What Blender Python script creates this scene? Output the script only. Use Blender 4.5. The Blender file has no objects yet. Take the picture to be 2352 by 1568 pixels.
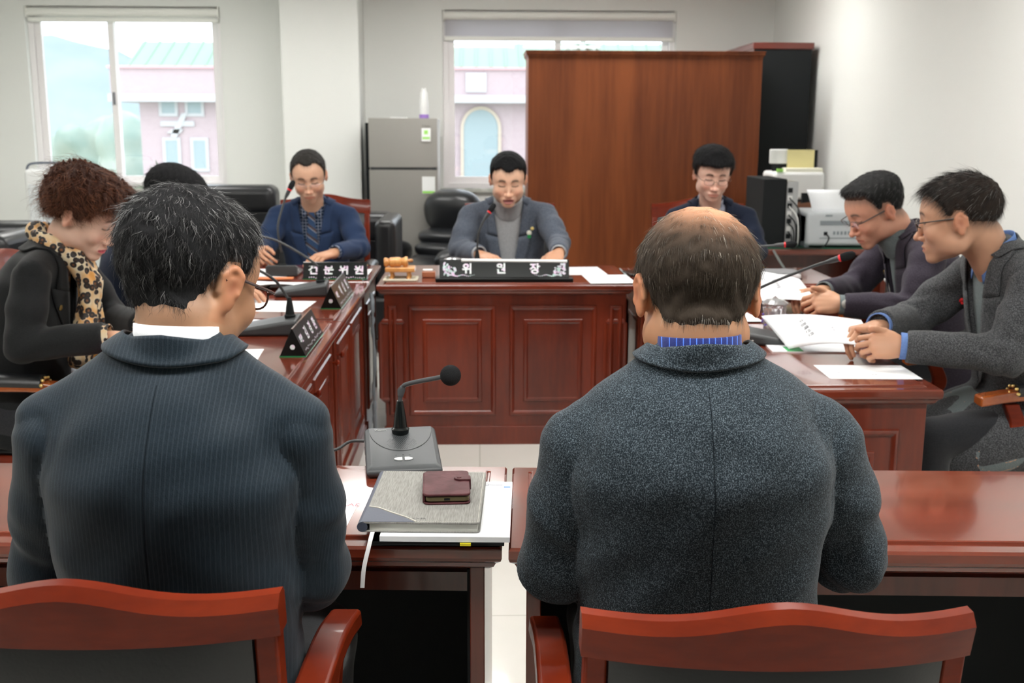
import bpy, bmesh, math, random
import numpy as np
from mathutils import Vector, Matrix
from mathutils.bvhtree import BVHTree
random.seed(7); rng = np.random.default_rng(7)
D = bpy.data; SC = bpy.context.scene; COL = SC.collection
PI = math.pi
# ------------------------------------------------------------------ camera
cam_d = D.cameras.new('camera'); cam = D.objects.new('camera', cam_d); COL.objects.link(cam)
_p, _y, _r = math.radians(11.2), math.radians(1.74), math.radians(0.2)
fw = Vector((math.sin(_y)*math.cos(_p), math.cos(_y)*math.cos(_p), -math.sin(_p)))
rt = Vector((math.cos(_y), -math.sin(_y), 0)); up = rt.cross(fw)
rt2 = rt*math.cos(_r)+up*math.sin(_r); up2 = up*math.cos(_r)-rt*math.sin(_r)
M = Matrix((rt2, up2, -fw)).transposed().to_4x4(); M.translation = Vector((0, 0, 1.42))
cam.matrix_world = M
cam_d.sensor_width = 36; cam_d.lens = 36*2500/2352
cam_d.clip_start = .05; cam_d.clip_end = 2000
cam_d.dof.use_dof = True; cam_d.dof.focus_distance = 1.75; cam_d.dof.aperture_fstop = 8.0
SC.camera = cam
# ------------------------------------------------------------------ world, exposure
SC.view_settings.view_transform = 'Standard'; SC.view_settings.look = 'None'
SC.view_settings.gamma = 1; SC.view_settings.use_curve_mapping = False
SC.view_settings.exposure = 1.2
W = D.worlds.new('overcast_sky'); SC.world = W; W.use_nodes = True
_b = W.node_tree.nodes['Background']; _b.inputs[0].default_value = (.90, .95, 1, 1); _b.inputs[1].default_value = 1.75
SC.cycles.max_bounces = 7; SC.cycles.diffuse_bounces = 4; SC.cycles.glossy_bounces = 4
SC.cycles.transparent_max_bounces = 16; SC.cycles.transmission_bounces = 6
SC.cycles.caustics_reflective = False; SC.cycles.caustics_refractive = False
SC.cycles.use_denoising = True; SC.cycles.sample_clamp_indirect = 6
LAMP = 13.5     # emission of the ceiling light diffusers
# ------------------------------------------------------------------ materials
def mat(name, col, rough=.5, metal=0, spec=.5, coat=0, sheen=0, trans=0, emit=None, es=0, bump=None, var=None, sss=0, alpha=None):
    m = D.materials.new(name); m.use_nodes = True; nt = m.node_tree; b = nt.nodes['Principled BSDF']
    b.inputs['Base Color'].default_value = (*col, 1); b.inputs['Roughness'].default_value = rough
    b.inputs['Metallic'].default_value = metal; b.inputs['Specular IOR Level'].default_value = spec
    b.inputs['Coat Weight'].default_value = coat; b.inputs['Coat Roughness'].default_value = .06
    b.inputs['Sheen Weight'].default_value = sheen; b.inputs['Sheen Roughness'].default_value = .5
    b.inputs['Transmission Weight'].default_value = trans
    if sss:
        b.inputs['Subsurface Weight'].default_value = sss
        b.inputs['Subsurface Radius'].default_value = (.012, .005, .003); b.inputs['Subsurface Scale'].default_value = 1
    if emit: b.inputs['Emission Color'].default_value = (*emit, 1); b.inputs['Emission Strength'].default_value = es
    if var:   # (scale vec, colour2, detail, lo, hi)
        sc, c2, det, lo, hi = var
        n = noise(nt, sc, det); r = ramp(nt, n, [(lo, (*col, 1)), (hi, (*c2, 1))]); nt.links.new(r, b.inputs['Base Color'])
    if bump:  # (scale, strength, distance)
        sc, st, di = bump
        n = noise(nt, sc, 3); bp = nt.nodes.new('ShaderNodeBump'); bp.inputs['Strength'].default_value = st; bp.inputs['Distance'].default_value = di
        nt.links.new(n, bp.inputs['Height']); nt.links.new(bp.outputs[0], b.inputs['Normal'])
    return m
def coords(nt, kind='Object'):
    t = nt.nodes.new('ShaderNodeTexCoord'); return t.outputs[kind]
def noise(nt, sc, det=3, kind='Object'):
    mp = nt.nodes.new('ShaderNodeMapping'); nt.links.new(coords(nt, kind), mp.inputs[0])
    mp.inputs['Scale'].default_value = sc if hasattr(sc, '__len__') else (sc, sc, sc)
    n = nt.nodes.new('ShaderNodeTexNoise'); n.inputs['Scale'].default_value = 1; n.inputs['Detail'].default_value = det
    nt.links.new(mp.outputs[0], n.inputs['Vector']); return n.outputs['Fac']
def ramp(nt, src, stops):
    r = nt.nodes.new('ShaderNodeValToRGB'); e = r.color_ramp.elements
    while len(e) < len(stops): e.new(.5)
    for i, (p, c) in enumerate(stops): e[i].position = p; e[i].color = c
    nt.links.new(src, r.inputs[0]); return r.outputs[0]
def wood(name, dark, light, scale, rough=.28, coat=.35, spec=.5):
    m = mat(name, light, rough, spec=spec, coat=coat); nt = m.node_tree; b = nt.nodes['Principled BSDF']
    n = noise(nt, scale, 6); n2 = noise(nt, tuple(s*7 for s in scale), 2)
    mx = nt.nodes.new('ShaderNodeMath'); mx.operation = 'MULTIPLY_ADD'; mx.inputs[1].default_value = .35
    nt.links.new(n2, mx.inputs[0]); nt.links.new(n, mx.inputs[2])
    c = ramp(nt, mx.outputs[0], [(.48, (*dark, 1)), (.85, (*light, 1))]); nt.links.new(c, b.inputs['Base Color']); return m
M_wallp = mat('wall_paper', (.80, .81, .78), .9, bump=((300, 300, 300), .15, .001), spec=.2)
M_ceil = mat('ceiling_tile', (.85, .85, .83), .9)
M_mah = wood('mahogany_panel', (.085, .012, .005), (.17, .024, .008), (9, 9, 1.4))
M_mahx = wood('mahogany_top', (.11, .019, .009), (.21, .040, .020), (1.4, 10, 10), rough=.16, coat=.6)
M_mahy = wood('mahogany_top_lengthwise', (.11, .019, .009), (.21, .040, .020), (10, 1.4, 10), rough=.16, coat=.6)
M_chair = wood('cherry_chair', (.11, .012, .004), (.205, .025, .007), (3, 3, 12), rough=.28, coat=.12, spec=.15)
M_arm = wood('cherry_arm', (.28, .06, .012), (.38, .095, .02), (3, 12, 12), rough=.2, coat=.6)
M_cab = wood('walnut_cabinet', (.105, .025, .007), (.215, .058, .016), (5, 5, .35), rough=.42, coat=.05, spec=.25)
M_blk = mat('black_leather', (.012, .013, .015), .34, bump=((220, 220, 220), .25, .001))
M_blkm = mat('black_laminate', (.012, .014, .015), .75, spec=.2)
M_plast = mat('black_plastic', (.035, .038, .04), .42, bump=((900, 900, 900), .08, .0005))
M_gplast = mat('charcoal_plastic', (.045, .050, .054), .45, bump=((1500, 1500, 1500), .1, .0004))
M_foam = mat('black_foam', (.016, .017, .018), .95, bump=((700, 700, 700), .8, .002), spec=.1)
M_acr = mat('black_acrylic', (.004, .006, .006), .22, spec=.35)
M_chrome = mat('chrome', (.8, .8, .8), .12, 1)
M_brass = mat('brass', (.72, .52, .2), .3, 1)
M_steel = mat('brushed_steel', (.42, .41, .38), .42, .75, bump=((3, 400, 400), .1, .001))
M_white = mat('white_plastic', (.78, .79, .78), .4)
M_paper = mat('white_paper', (.86, .88, .90), .7, spec=.2)
M_ink = mat('printed_ink', (.09, .09, .11), .8, spec=.1)
M_ink2 = mat('pale_ink', (.45, .45, .5), .8, spec=.1)
M_redink = mat('red_ink', (.65, .25, .28), .8, spec=.1)
M_frame = mat('window_frame_vinyl', (.90, .87, .87), .45)
M_blind = mat('blind_fabric', (.66, .65, .68), .9, bump=((600, 600, 600), .3, .001), spec=.1)
nt = M_blind.node_tree; _tr = nt.nodes.new('ShaderNodeBsdfTranslucent'); _tr.inputs[0].default_value = (.7, .69, .72, 1); _mx = nt.nodes.new('ShaderNodeMixShader'); _mx.inputs[0].default_value = .4; nt.links.new(nt.nodes['Principled BSDF'].outputs[0], _mx.inputs[1]); nt.links.new(_tr.outputs[0], _mx.inputs[2]); nt.links.new(_mx.outputs[0], nt.nodes['Material Output'].inputs[0])
M_blindw = mat('blind_rail', (.88, .88, .83), .5)
M_red = mat('red_ring', (.75, .02, .03), .3)
M_green = mat('green_glass_edge', (.02, .22, .08), .2)
# ------------------------------------------------------------------ mesh helpers
class MB:
    def __init__(s): s.v = []; s.f = []; s.m = []
    def add(s, vs, fs, mi=0):
        n = len(s.v); s.v += [tuple(v) for v in vs]; s.f += [tuple(i+n for i in f) for f in fs]; s.m += [mi]*len(fs); return s
    def box(s, x0, x1, y0, y1, z0, z1, mi=0):
        vs = [(x, y, z) for z in (z0, z1) for y in (y0, y1) for x in (x0, x1)]
        return s.add(vs, [(0, 2, 3, 1), (4, 5, 7, 6), (0, 1, 5, 4), (2, 6, 7, 3), (0, 4, 6, 2), (1, 3, 7, 5)], mi)
    def quadp(s, pts, mi=0): return s.add(pts, [tuple(range(len(pts)))], mi)
    def rings(s, rs, mi=0, cap=True, closed=True):
        n = len(rs[0]); vs = [p for r in rs for p in r]; fs = []
        for i in range(len(rs)-1):
            for j in range(n if closed else n-1):
                k = (j+1) % n; fs.append((i*n+j, i*n+k, (i+1)*n+k, (i+1)*n+j))
        if cap: fs.append(tuple(range(n))[::-1]); fs.append(tuple((len(rs)-1)*n+j for j in range(n)))
        return s.add(vs, fs, mi)
    def tube(s, pts, r, seg=12, mi=0, cap=True):
        pts = [Vector(p) for p in pts]; rr = r if hasattr(r, '__len__') else [r]*len(pts); rs = []
        t0 = (pts[1]-pts[0]).normalized(); n = t0.orthogonal().normalized()
        for i, p in enumerate(pts):
            t = (pts[min(i+1, len(pts)-1)]-pts[max(i-1, 0)]).normalized()
            n = (n-t*n.dot(t)).normalized(); b = t.cross(n)
            rs.append([p+n*(math.cos(a)*rr[i])+b*(math.sin(a)*rr[i]) for a in [2*PI*k/seg for k in range(seg)]])
        return s.rings(rs, mi, cap)
    def lathe(s, prof, c=(0, 0, 0), ax=(0, 0, 1), seg=24, mi=0, cap=True):
        ax = Vector(ax).normalized(); n = ax.orthogonal().normalized(); b = ax.cross(n); c = Vector(c)
        return s.rings([[c+ax*h+n*(math.cos(a)*r)+b*(math.sin(a)*r) for a in [2*PI*k/seg for k in range(seg)]] for r, h in prof], mi, cap)
    def prism(s, pts, ax, a0, a1, mi=0):   # polygon in the two other axes, extruded along ax
        def P(p, a): return {'x': (a, p[0], p[1]), 'y': (p[0], a, p[1]), 'z': (p[0], p[1], a)}[ax]
        n = len(pts); vs = [P(p, a0) for p in pts]+[P(p, a1) for p in pts]
        fs = [tuple(range(n)), tuple(range(2*n-1, n-1, -1))]+[(i, n+i, n+(i+1) % n, (i+1) % n) for i in range(n)]
        return s.add(vs, fs, mi)
    def ball(s, c, r, seg=16, mi=0, sz=1, rot=None):
        rs = []
        for i in range(1, seg//2):
            a = PI*i/(seg//2); rs.append([(math.sin(a)*math.cos(2*PI*k/seg)*r, math.sin(a)*math.sin(2*PI*k/seg)*r, -math.cos(a)*r*sz) for k in range(seg)])
        c = Vector(c); rs = [[(rot@Vector(p) if rot else Vector(p))+c for p in q] for q in rs]; return s.rings(rs, mi)
    def xf(s, mtx): s.v = [tuple(mtx@Vector(v)) for v in s.v]; return s
    def panel(s, o, u, v, n, w, h, rings, mi=0):  # nested mitred frames: rings=[(inset,height),...]
        o, u, v, n = map(Vector, (o, u, v, n)); R = []
        for i, hh in rings: R.append([o+u*a+v*b+n*hh for a, b in ((i, i), (w-i, i), (w-i, h-i), (i, h-i))])
        return s.rings(R, mi, cap=False).add(R[-1], [(0, 1, 2, 3)], mi)
    def obj(s, name, mats, parent=None, smooth=False, bev=0, seg=2, kind=None, loc=None, rot=None, angle=35):
        me = D.meshes.new(name); me.from_pydata([tuple(v) for v in s.v], [], s.f)
        for m in (mats if isinstance(mats, (list, tuple)) else [mats]): me.materials.append(m)
        me.polygons.foreach_set('material_index', s.m)
        bm = bmesh.new(); bm.from_mesh(me); bmesh.ops.remove_doubles(bm, verts=bm.verts, dist=1e-6)
        bmesh.ops.recalc_face_normals(bm, faces=bm.faces); bm.to_mesh(me); bm.free()
        o = D.objects.new(name, me); COL.objects.link(o)
        if parent: o.parent = parent
        if loc: o.location = loc
        if rot: o.rotation_euler = rot
        if kind: o['kind'] = kind
        if bev:
            b = o.modifiers.new('b', 'BEVEL'); b.width = bev; b.segments = seg; b.limit_method = 'ANGLE'; b.angle_limit = math.radians(angle)
        if smooth or bev: me.shade_smooth(); sharp(me, 38 if smooth else 30)
        return o
def sharp(me, deg):
    try: me.set_sharp_from_angle(angle=math.radians(deg))
    except Exception: pass
def tag(o, label=None, cat=None, group=None, kind=None):
    for k, v in (('label', label), ('category', cat), ('group', group), ('kind', kind)):
        if v: o[k] = v
    return o
def thing(name, label, cat, loc=(0, 0, 0), rz=0, group=None):
    o = D.objects.new(name, None); o.empty_display_size = .1; COL.objects.link(o); o.location = loc; o.rotation_euler = (0, 0, rz)
    return tag(o, label, cat, group)
def text(s, name, size, m, parent=None, mtx=None, ext=.0004, off=0, align='CENTER', kind=None, sx=1.0, space=1.0):
    c = D.curves.new(name, 'FONT'); c.body = s; c.size = size; c.extrude = ext; c.offset = off; c.align_x = align; c.align_y = 'CENTER'; c.space_character = space
    t = D.objects.new(name+'_tmp', c); COL.objects.link(t); bpy.context.view_layer.update()
    dg = bpy.context.evaluated_depsgraph_get(); me = D.meshes.new_from_object(t.evaluated_get(dg)); D.objects.remove(t); D.curves.remove(c)
    me.materials.clear(); me.materials.append(m); me.name = name
    o = D.objects.new(name, me); COL.objects.link(o)
    mm = (mtx if mtx is not None else Matrix.Identity(4)) @ Matrix.Diagonal((sx, 1, 1, 1)); me.transform(mm)
    if parent: o.parent = parent
    return o
def bez(p, n=16):   # catmull-rom through the points
    p = [Vector(q) for q in p]; P = [p[0]*2-p[1]]+p+[p[-1]*2-p[-2]]; out = []
    for i in range(1, len(P)-2):
        for k in range(n):
            t = k/n; out.append(.5*((2*P[i])+(P[i+1]-P[i-1])*t+(2*P[i-1]-5*P[i]+4*P[i+1]-P[i+2])*t*t+(3*P[i]-P[i-1]-3*P[i+1]+P[i+2])*t**3))
    return out+[p[-1]]
# ------------------------------------------------------------------ the room
WY, WXR, WXL, WYF, CZ = 9.3, 2.45, -4.7, -4.6, 2.66
def st(o): o['kind'] = 'structure'; return o
fl = mat('floor_tile_vinyl', (.60, .59, .54), .25, coat=.25, var=((2, 2, 2), (.66, .65, .60), 4, .3, .7))
nt = fl.node_tree; bk = nt.nodes.new('ShaderNodeTexBrick'); bk.offset = 0; bk.inputs['Scale'].default_value = 1
bk.inputs['Brick Width'].default_value = .6; bk.inputs['Row Height'].default_value = .6; bk.inputs['Mortar Size'].default_value = .003
bk.inputs['Color1'].default_value = (1, 1, 1, 1); bk.inputs['Color2'].default_value = (.97, .97, .97, 1); bk.inputs['Mortar'].default_value = (.72, .71, .68, 1)
nt.links.new(coords(nt), bk.inputs['Vector']); mx = nt.nodes.new('ShaderNodeMix'); mx.data_type = 'RGBA'; mx.blend_type = 'MULTIPLY'; mx.inputs[0].default_value = 1
bb = nt.nodes['Principled BSDF']; src = bb.inputs['Base Color'].links[0].from_socket
nt.links.new(src, mx.inputs[6]); nt.links.new(bk.outputs[0], mx.inputs[7]); nt.links.new(mx.outputs[2], bb.inputs['Base Color'])
st(MB().box(WXL-.2, WXR+.2, WYF-.2, WY+.25, -.15, 0).obj('floor', fl))
st(MB().box(WXL-.2, WXR+.2, WYF-.2, WY+.25, CZ, CZ+.15).obj('ceiling', M_ceil))
st(MB().box(WXL-.2, WXL, WYF-.2, WY+.25, 0, CZ).obj('wall_left', M_wallp))
st(MB().box(WXR, WXR+.2, WYF-.2, WY+.25, 0, CZ).obj('wall_right', M_wallp))
st(MB().box(WXL, WXR, WYF-.2, WYF, 0, CZ).obj('wall_front', M_wallp))
W1 = (-3.69, -2.115, .90, 2.365); W2 = (-.30, 1.635, .90, 2.355)
wb = MB(); T = .25
xs = [WXL, W1[0], W1[1], W2[0], W2[1], WXR]
for a, b in ((0, 1), (2, 3), (4, 5)): wb.box(xs[a], xs[b], WY, WY+T, 0, CZ)
for w in (W1, W2): wb.box(w[0], w[1], WY, WY+T, 0, w[2]); wb.box(w[0], w[1], WY, WY+T, w[3], CZ)
st(wb.obj('wall_back', M_wallp))
st(MB().box(-1.555, -.945, WY-.42, WY, 0, CZ).obj('wall_pillar', M_wallp, bev=.006))
st(MB().box(WXR-.012, WXR, WYF, WY, 0, .09).obj('baseboard_right', mat('baseboard', (.3, .3, .29), .5)))
# windows
M_glass = D.materials.new('window_glass'); M_glass.use_nodes = True; nt = M_glass.node_tree; nt.nodes.clear()
_o = nt.nodes.new('ShaderNodeOutputMaterial'); _m = nt.nodes.new('ShaderNodeMixShader'); _t = nt.nodes.new('ShaderNodeBsdfTransparent'); _g = nt.nodes.new('ShaderNodeBsdfGlossy')
_g.inputs['Roughness'].default_value = .02; _t.inputs[0].default_value = (.97, .985, 1, 1); _m.inputs[0].default_value = .07
for a, b in ((_t.outputs[0], _m.inputs[1]), (_g.outputs[0], _m.inputs[2]), (_m.outputs[0], _o.inputs[0])): nt.links.new(a, b)
M_marble = mat('sill_marble', (.62, .63, .58), .3, var=((14, 14, 14), (.45, .47, .42), 6, .4, .6))
def window(n, w, mull, blind_drop, label):
    x0, x1, z0, z1 = w; e = D.objects.new(n, None); COL.objects.link(e); e.location = (x0, WY, z0); st(e); Wd, H = x1-x0, z1-z0
    f = MB(); t = .045
    f.box(0, t, .05, .17, 0, H); f.box(Wd-t, Wd, .05, .17, 0, H); f.box(t, Wd-t, .05, .17, 0, t); f.box(t, Wd-t, .05, .17, H-t, H)
    f.obj('window_frame', M_frame, e, bev=.004)
    m = mull-x0
    for a, b, y in ((t, m+.025, .075), (m-.025, Wd-t, .115)):
        s = MB(); q = .05
        s.box(a, a+q, y, y+.035, t, H-t); s.box(b-q, b, y, y+.035, t, H-t); s.box(a+q, b-q, y, y+.035, t, t+q); s.box(a+q, b-q, y, y+.035, H-t-q, H-t)
        so = s.obj('window_sash', M_frame, e, bev=.003)
        MB().box(a+q, b-q, y+.014, y+.018, t+q, H-t-q).obj('window_pane', M_glass, so)
    l = MB().box(m-.012, m+.006, .055, .075, H*.5-.05, H*.5+.05).obj('window_latch', mat('latch_grey', (.2, .2, .22), .4), e, bev=.003)
    MB().box(-.03, Wd+.03, -.035, .05, -.035, 0).obj('window_sill', M_marble, e, bev=.004)
    b = thing('roller_blind', label, 'blind', (x0+.01, WY-.005, z1))
    bw = Wd-.02
    c = MB(); c.lathe([(.001, 0), (.034, 0), (.034, bw), (.001, bw)], (0, .035, -.045), (1, 0, 0), 20); c.obj('roller_tube', M_blindw, b, smooth=True)
    if blind_drop > .16: MB().box(.012, bw-.012, .034, .036, -blind_drop+.02, -.05).obj('blind_fabric', M_blind, b)
    MB().box(.004, bw-.004, .022, .05, -blind_drop, -blind_drop+.035).obj('bottom_bar', M_blindw, b, bev=.006)
    MB().box(-.004, .006, -.004, .08, -.09, 0).obj('end_bracket', M_blindw, b, bev=.002); MB().box(bw-.006, bw+.004, -.004, .08, -.09, 0).obj('end_bracket', M_blindw, b, bev=.002)
    MB().tube([(bw-.02, .012, -.06), (bw-.02, .012, -.9)], .0025, 6).obj('pull_cord', M_white, b)
window('window_1', W1, -3.03, .125, 'pale roller blind rolled almost fully up above the left window')
window('window_2', W2, .66, .245, 'grey roller blind lowered a little above the window behind the wooden cabinet')
# ceiling lights (above the frame, they light the room)
M_lamp = mat('lamp_diffuser', (.9, .9, .9), .5, emit=(1, .985, .95), es=LAMP)
for i, (lx, ly) in enumerate([(-1.9, 1.15), (-.05, 1.15), (1.3, 1.15), (-2.6, 4.2), (-.4, 4.2), (1.2, 4.2), (-2.6, 7.6), (-.4, 7.4), (1.2, 7.4)]):
    L = thing('ceiling_light', 'recessed fluorescent panel light in the ceiling above the meeting room', 'ceiling light', (lx, ly, CZ), group='ceiling panel lights')
    MB().panel((-.62, -.17, 0), (1, 0, 0), (0, 1, 0), (0, 0, -1), 1.24, .34, [(0, 0), (0, .02), (.02, .02), (.02, .014)]).obj('light_frame', M_white, L)
    MB().box(-.6, .6, -.15, .15, -.0145, -.0138).obj('diffuser', M_lamp, L)
for w in (W1, W2):
    a = D.lights.new('window_portal', 'AREA'); a.shape = 'RECTANGLE'; a.size = w[1]-w[0]; a.size_y = w[3]-w[2]; a.cycles.is_portal = True
    o = D.objects.new('window_portal', a); COL.objects.link(o); o.location = ((w[0]+w[1])/2, WY+.22, (w[2]+w[3])/2); o.rotation_euler = (PI/2, 0, PI); o.rotation_euler = (-PI/2, 0, 0)
# ------------------------------------------------------------------ outside
M_hill = mat('hazy_hillside', (.235, .29, .305), .95, var=((.05, .05, .05), (.275, .325, .335), 5, .35, .65), spec=0)  # distance haze is mixed into the pale hill and tree colours
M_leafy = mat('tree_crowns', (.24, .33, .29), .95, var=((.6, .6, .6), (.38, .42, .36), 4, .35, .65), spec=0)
M_rust = mat('autumn_shrubs', (.42, .34, .36), .95, var=((1, 1, 1), (.36, .36, .34), 3, .4, .6), spec=0)
M_grass = mat('lawn', (.38, .42, .33), .95)
M_brick = mat('hazed_red_brick', (.42, .31, .32), .9, spec=.1)  # brick paled in its base colour to stand in for haze
nt = M_brick.node_tree; bk = nt.nodes.new('ShaderNodeTexBrick'); bk.inputs['Scale'].default_value = 4
bk.inputs['Color1'].default_value = (.47, .37, .39, 1); bk.inputs['Color2'].default_value = (.45, .35, .37, 1); bk.inputs['Mortar'].default_value = (.5, .44, .45, 1)
mp = nt.nodes.new('ShaderNodeMapping'); mp.inputs['Rotation'].default_value = (PI/2, 0, 0); nt.links.new(coords(nt), mp.inputs[0]); nt.links.new(mp.outputs[0], bk.inputs['Vector'])
nt.links.new(bk.outputs[0], nt.nodes['Principled BSDF'].inputs['Base Color'])
M_groof = mat('green_metal_roof', (.27, .38, .30), .8, spec=.1)
M_trimr = mat('pink_ridge', (.60, .36, .38), .7); M_eave = mat('white_render', (.50, .50, .51), .8)
M_wing = mat('outside_window_glass', (.31, .38, .40), .3, spec=.2)
g = MB().box(-120, 120, 9.8, 600, -3.6, -3.5).obj('ground_outside', M_grass); g['kind'] = 'structure'
hb = MB(); hx = np.linspace(-260, 260, 60)
def hz(x): return float(np.interp(x, [-260, -200, -172, -150, -136, -122, -105, -60, -20, 20, 80, 260], [30, 38, 36, 32, 25, 18, 14, 16, 26, 25, 28, 20]))+.8*math.sin(x*.21)+.4*math.sin(x*.73)
rows = [[(x, 380+t*80, -3.5+(hz(x)+3.5)*(1-(1-t)**2)) for x in hx] for t in (0, .25, .5, .75, 1)]+[[(x, 560, -3.5) for x in hx]]
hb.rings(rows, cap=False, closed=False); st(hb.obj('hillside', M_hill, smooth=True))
M_bark = mat('bark', (.3, .26, .24), .9)
cp = thing('carport', 'low white carport roof outside the left window', 'carport', (-7.6, 17.5, -3.5))
MB().box(-2.6, 2.3, -1.6, 1.6, 3.9, 4.0).obj('roof_sheet', M_eave, cp)
for sx in (-2.4, 2.1):
    for sy in (-1.4, 1.4): MB().box(sx-.05, sx+.05, sy-.05, sy+.05, 0, 3.9).obj('post', M_eave, cp)
# brick building
BY = 30.0
bd = thing('brick_building', 'pink brick building with a green metal roof seen through both windows', 'building', (0, BY, -3.5))
def zb(z): return z+3.5
MB().box(-9.15, 14, .3, 9, 0, zb(2.05)).obj('lower_wall', M_brick, bd)
MB().box(-9.75, 14.3, -.15, 9.3, zb(2.22), zb(2.88)).obj('upper_band', M_brick, bd)
MB().box(-9.8, 14.4, -.25, 9.4, zb(2.02), zb(2.22)).obj('eave', M_eave, bd)
MB().box(-9.8, 14.4, -.22, 9.4, zb(2.88), zb(2.95)).obj('ridge_trim', M_trimr, bd)
r = MB()
r.prism([(0, zb(2.95)), (1.6, zb(3.68)), (9.2, zb(2.95))], 'x', -9.35, 14)
for i in range(58): x = -9.3+i*.4; r.prism([(-.02, zb(2.97)), (1.6, zb(3.71)), (9.2, zb(2.97))], 'x', x, x+.05)
r.obj('metal_roof', M_groof, bd)
for (wx, wz, ww, wh) in ((-8.55, 1.72, .35, .3), (-7.85, 1.72, .35, .3), (-8.5, .25, .32, .75), (-7.75, .25, .32, .75), (2.2, 1.2, .35, .6)):
    f = MB().panel((wx-.08, .3, zb(wz-.08)), (1, 0, 0), (0, 0, 1), (0, -1, 0), ww+.16, wh+.16, [(0, 0), (0, .05), (.08, .05), (.08, .01)]).obj('window_surround', M_eave, bd)
    MB().box(wx, wx+ww, .26, .3, zb(wz), zb(wz+wh)).obj('window_glass', M_wing, f)
MB().box(-.35, .2, -.2, -.14, zb(2.3), zb(2.8)).obj('wall_plaque', M_eave, bd)
e = MB(); e.box(-8.6, -7.7, .24, .3, zb(1.38), zb(1.52)); e.prism([(-8.35, zb(1.1)), (-8.2, zb(1.05)), (-7.85, zb(1.75)), (-8.02, zb(1.72))], 'y', .22, .29); e.prism([(-8.45, zb(1.2)), (-8.3, zb(1.3)), (-8.0, zb(1.3)), (-8.1, zb(1.18))], 'y', .22, .29); e.obj('wall_emblem', M_eave, bd)
arch = [(-.42, -.6), (.52, -.6)]+[(.05+.47*math.cos(a), 1.35+.5*math.sin(a)) for a in np.linspace(0, PI, 14)]
MB().prism([(x, zb(z)) for x, z in arch], 'y', .24, .3).obj('arched_window', M_wing, bd)
ar = MB(); am = mat('cream_brick_arch', (.52, .44, .36), .9)
pts = [(-.42, -.6)]+[(.05-.47*math.cos(a), 1.35+.5*math.sin(a)) for a in np.linspace(0, PI, 14)]+[(.52, -.6)]
pin = [(x, .22, zb(z)) for x, z in pts]; pout = [((x-.05)*1.18+.05, .22, zb((z-1.35)*1.18+1.35 if z > 0 else z)) for x, z in pts]
ar.rings([pin, pout], cap=False, closed=False); ar.obj('arch_surround', am, bd)
# ------------------------------------------------------------------ desks
RP = [(0, 0), (.004, .007), (.012, .009), (.02, .004), (.024, -.002), (.062, -.002), (.066, .004), (.078, .006), (.084, .002)]
def tabletop(w, d, m, parent, z=.74):
    """moulded slab with an inset upper plate; local box 0..w, 0..d"""
    t = MB(); r = lambda i, zz: [(i, i, zz), (w-i, i, zz), (w-i, d-i, zz), (i, d-i, zz)]
    t.rings([r(.022, z-.05), (r(.014, z-.044)), r(.010, z-.036), r(.002, z-.030), r(0, z-.024), r(0, z-.010), r(.004, z-.005), r(.032, z-.005), r(.034, z-.0065), r(.037, z-.0065), r(.039, z-.001), r(.042, z)])
    return t.obj('tabletop', m, parent)
def face(b, x0, x1, z0, z1, y, sgn, spans):
    """front board with raised panels on plane y facing sgn*y"""
    for a, c in spans: b.panel((a, y, z0), (1, 0, 0), (0, 0, 1), (0, sgn, 0), c-a, z1-z0, RP)
def desk(label, loc, rz, w, d, top, ends=True, solid=True, spans=None, knobs=(), group='red-brown wooden meeting desks'):
    """front (panelled) side at local y=0, user side at y=d"""
    e = thing('meeting_desk', label, 'desk', loc, rz, group); tabletop(w, d, top, e)
    f = MB(); f.box(.03, w-.03, .035, .055, .075, .69); f.box(.022, w-.022, .028, .055, 0, .085)
    if spans: face(f, 0, 0, .135, .64, .035, -1, spans)
    f.obj('front_panel', M_mah, e, bev=.0015)
    for x in ((.03, .055), (w-.055, w-.03)):
        s = MB().box(x[0], x[1], .056, d-.03, 0, .69)
        sg = -1 if x[0] < .1 else 1; xx = x[0] if sg < 0 else x[1]
        if d > .5 and ends:
            s.panel((xx, .10, .12), (0, 1, 0), (0, 0, 1), (sg, 0, 0), d-.2, .5, RP)
        s.obj('side_panel', M_mah, e, bev=.0015)
    for kx in knobs: MB().lathe([(.004, 0), (.004, .012), (.011, .016), (.012, .024), (.006, .03)], (kx, .035, .60), (0, -1, 0), 14).obj('knob', M_chair, e, smooth=True)
    MB().box(.056, w-.056, .056, .085, .50, .54).obj('rail', M_mah, e)
    return e
desk('wide centre desk holding the long black nameplate, its panelled front facing the camera', (-.452, 4.735, 0), 0, 1.135, .69, M_mahx, spans=[(.045, .085), (.135, .525), (.585, .975), (1.03, 1.09)])
desk('corner desk on the left where the man in the blue suit writes', (-1.69, 4.835, 0), 0, 1.2, .59, M_mahx)
desk('corner desk on the right with the grey notebook on it, behind the bald-crowned man', (.69, 4.70, 0), 0, .945, .63, M_mahx)
# side desks: front side faces the inside of the horseshoe
desk('left side desk at the near end, where the woman in black sits', (-.487, 2.83, 0), PI/2, .995, .635, M_mahy, spans=[(.08, .46), (.50, .90)], knobs=(.48, .93))
desk('left side desk at the far end, beside the centre desk', (-.487, 3.83, 0), PI/2, .995, .635, M_mahy, spans=[(.08, .46), (.50, .90)], knobs=(.07,))
desk('right side desk at the near end, its panelled end facing the camera', (.69, 3.775, 0), -PI/2, .995, .545, M_mahy, spans=[(.08, .46), (.50, .90)])
desk('right side desk at the far end, under the papers of the man with the wristwatch', (.69, 4.695, 0), -PI/2, .915, .545, M_mahy, spans=[(.08, .46), (.50, .86)])
a_ = math.radians(-2.6)
def nd(px, py): return (px*math.cos(a_)-py*math.sin(a_), px*math.sin(a_)+py*math.cos(a_))
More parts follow.
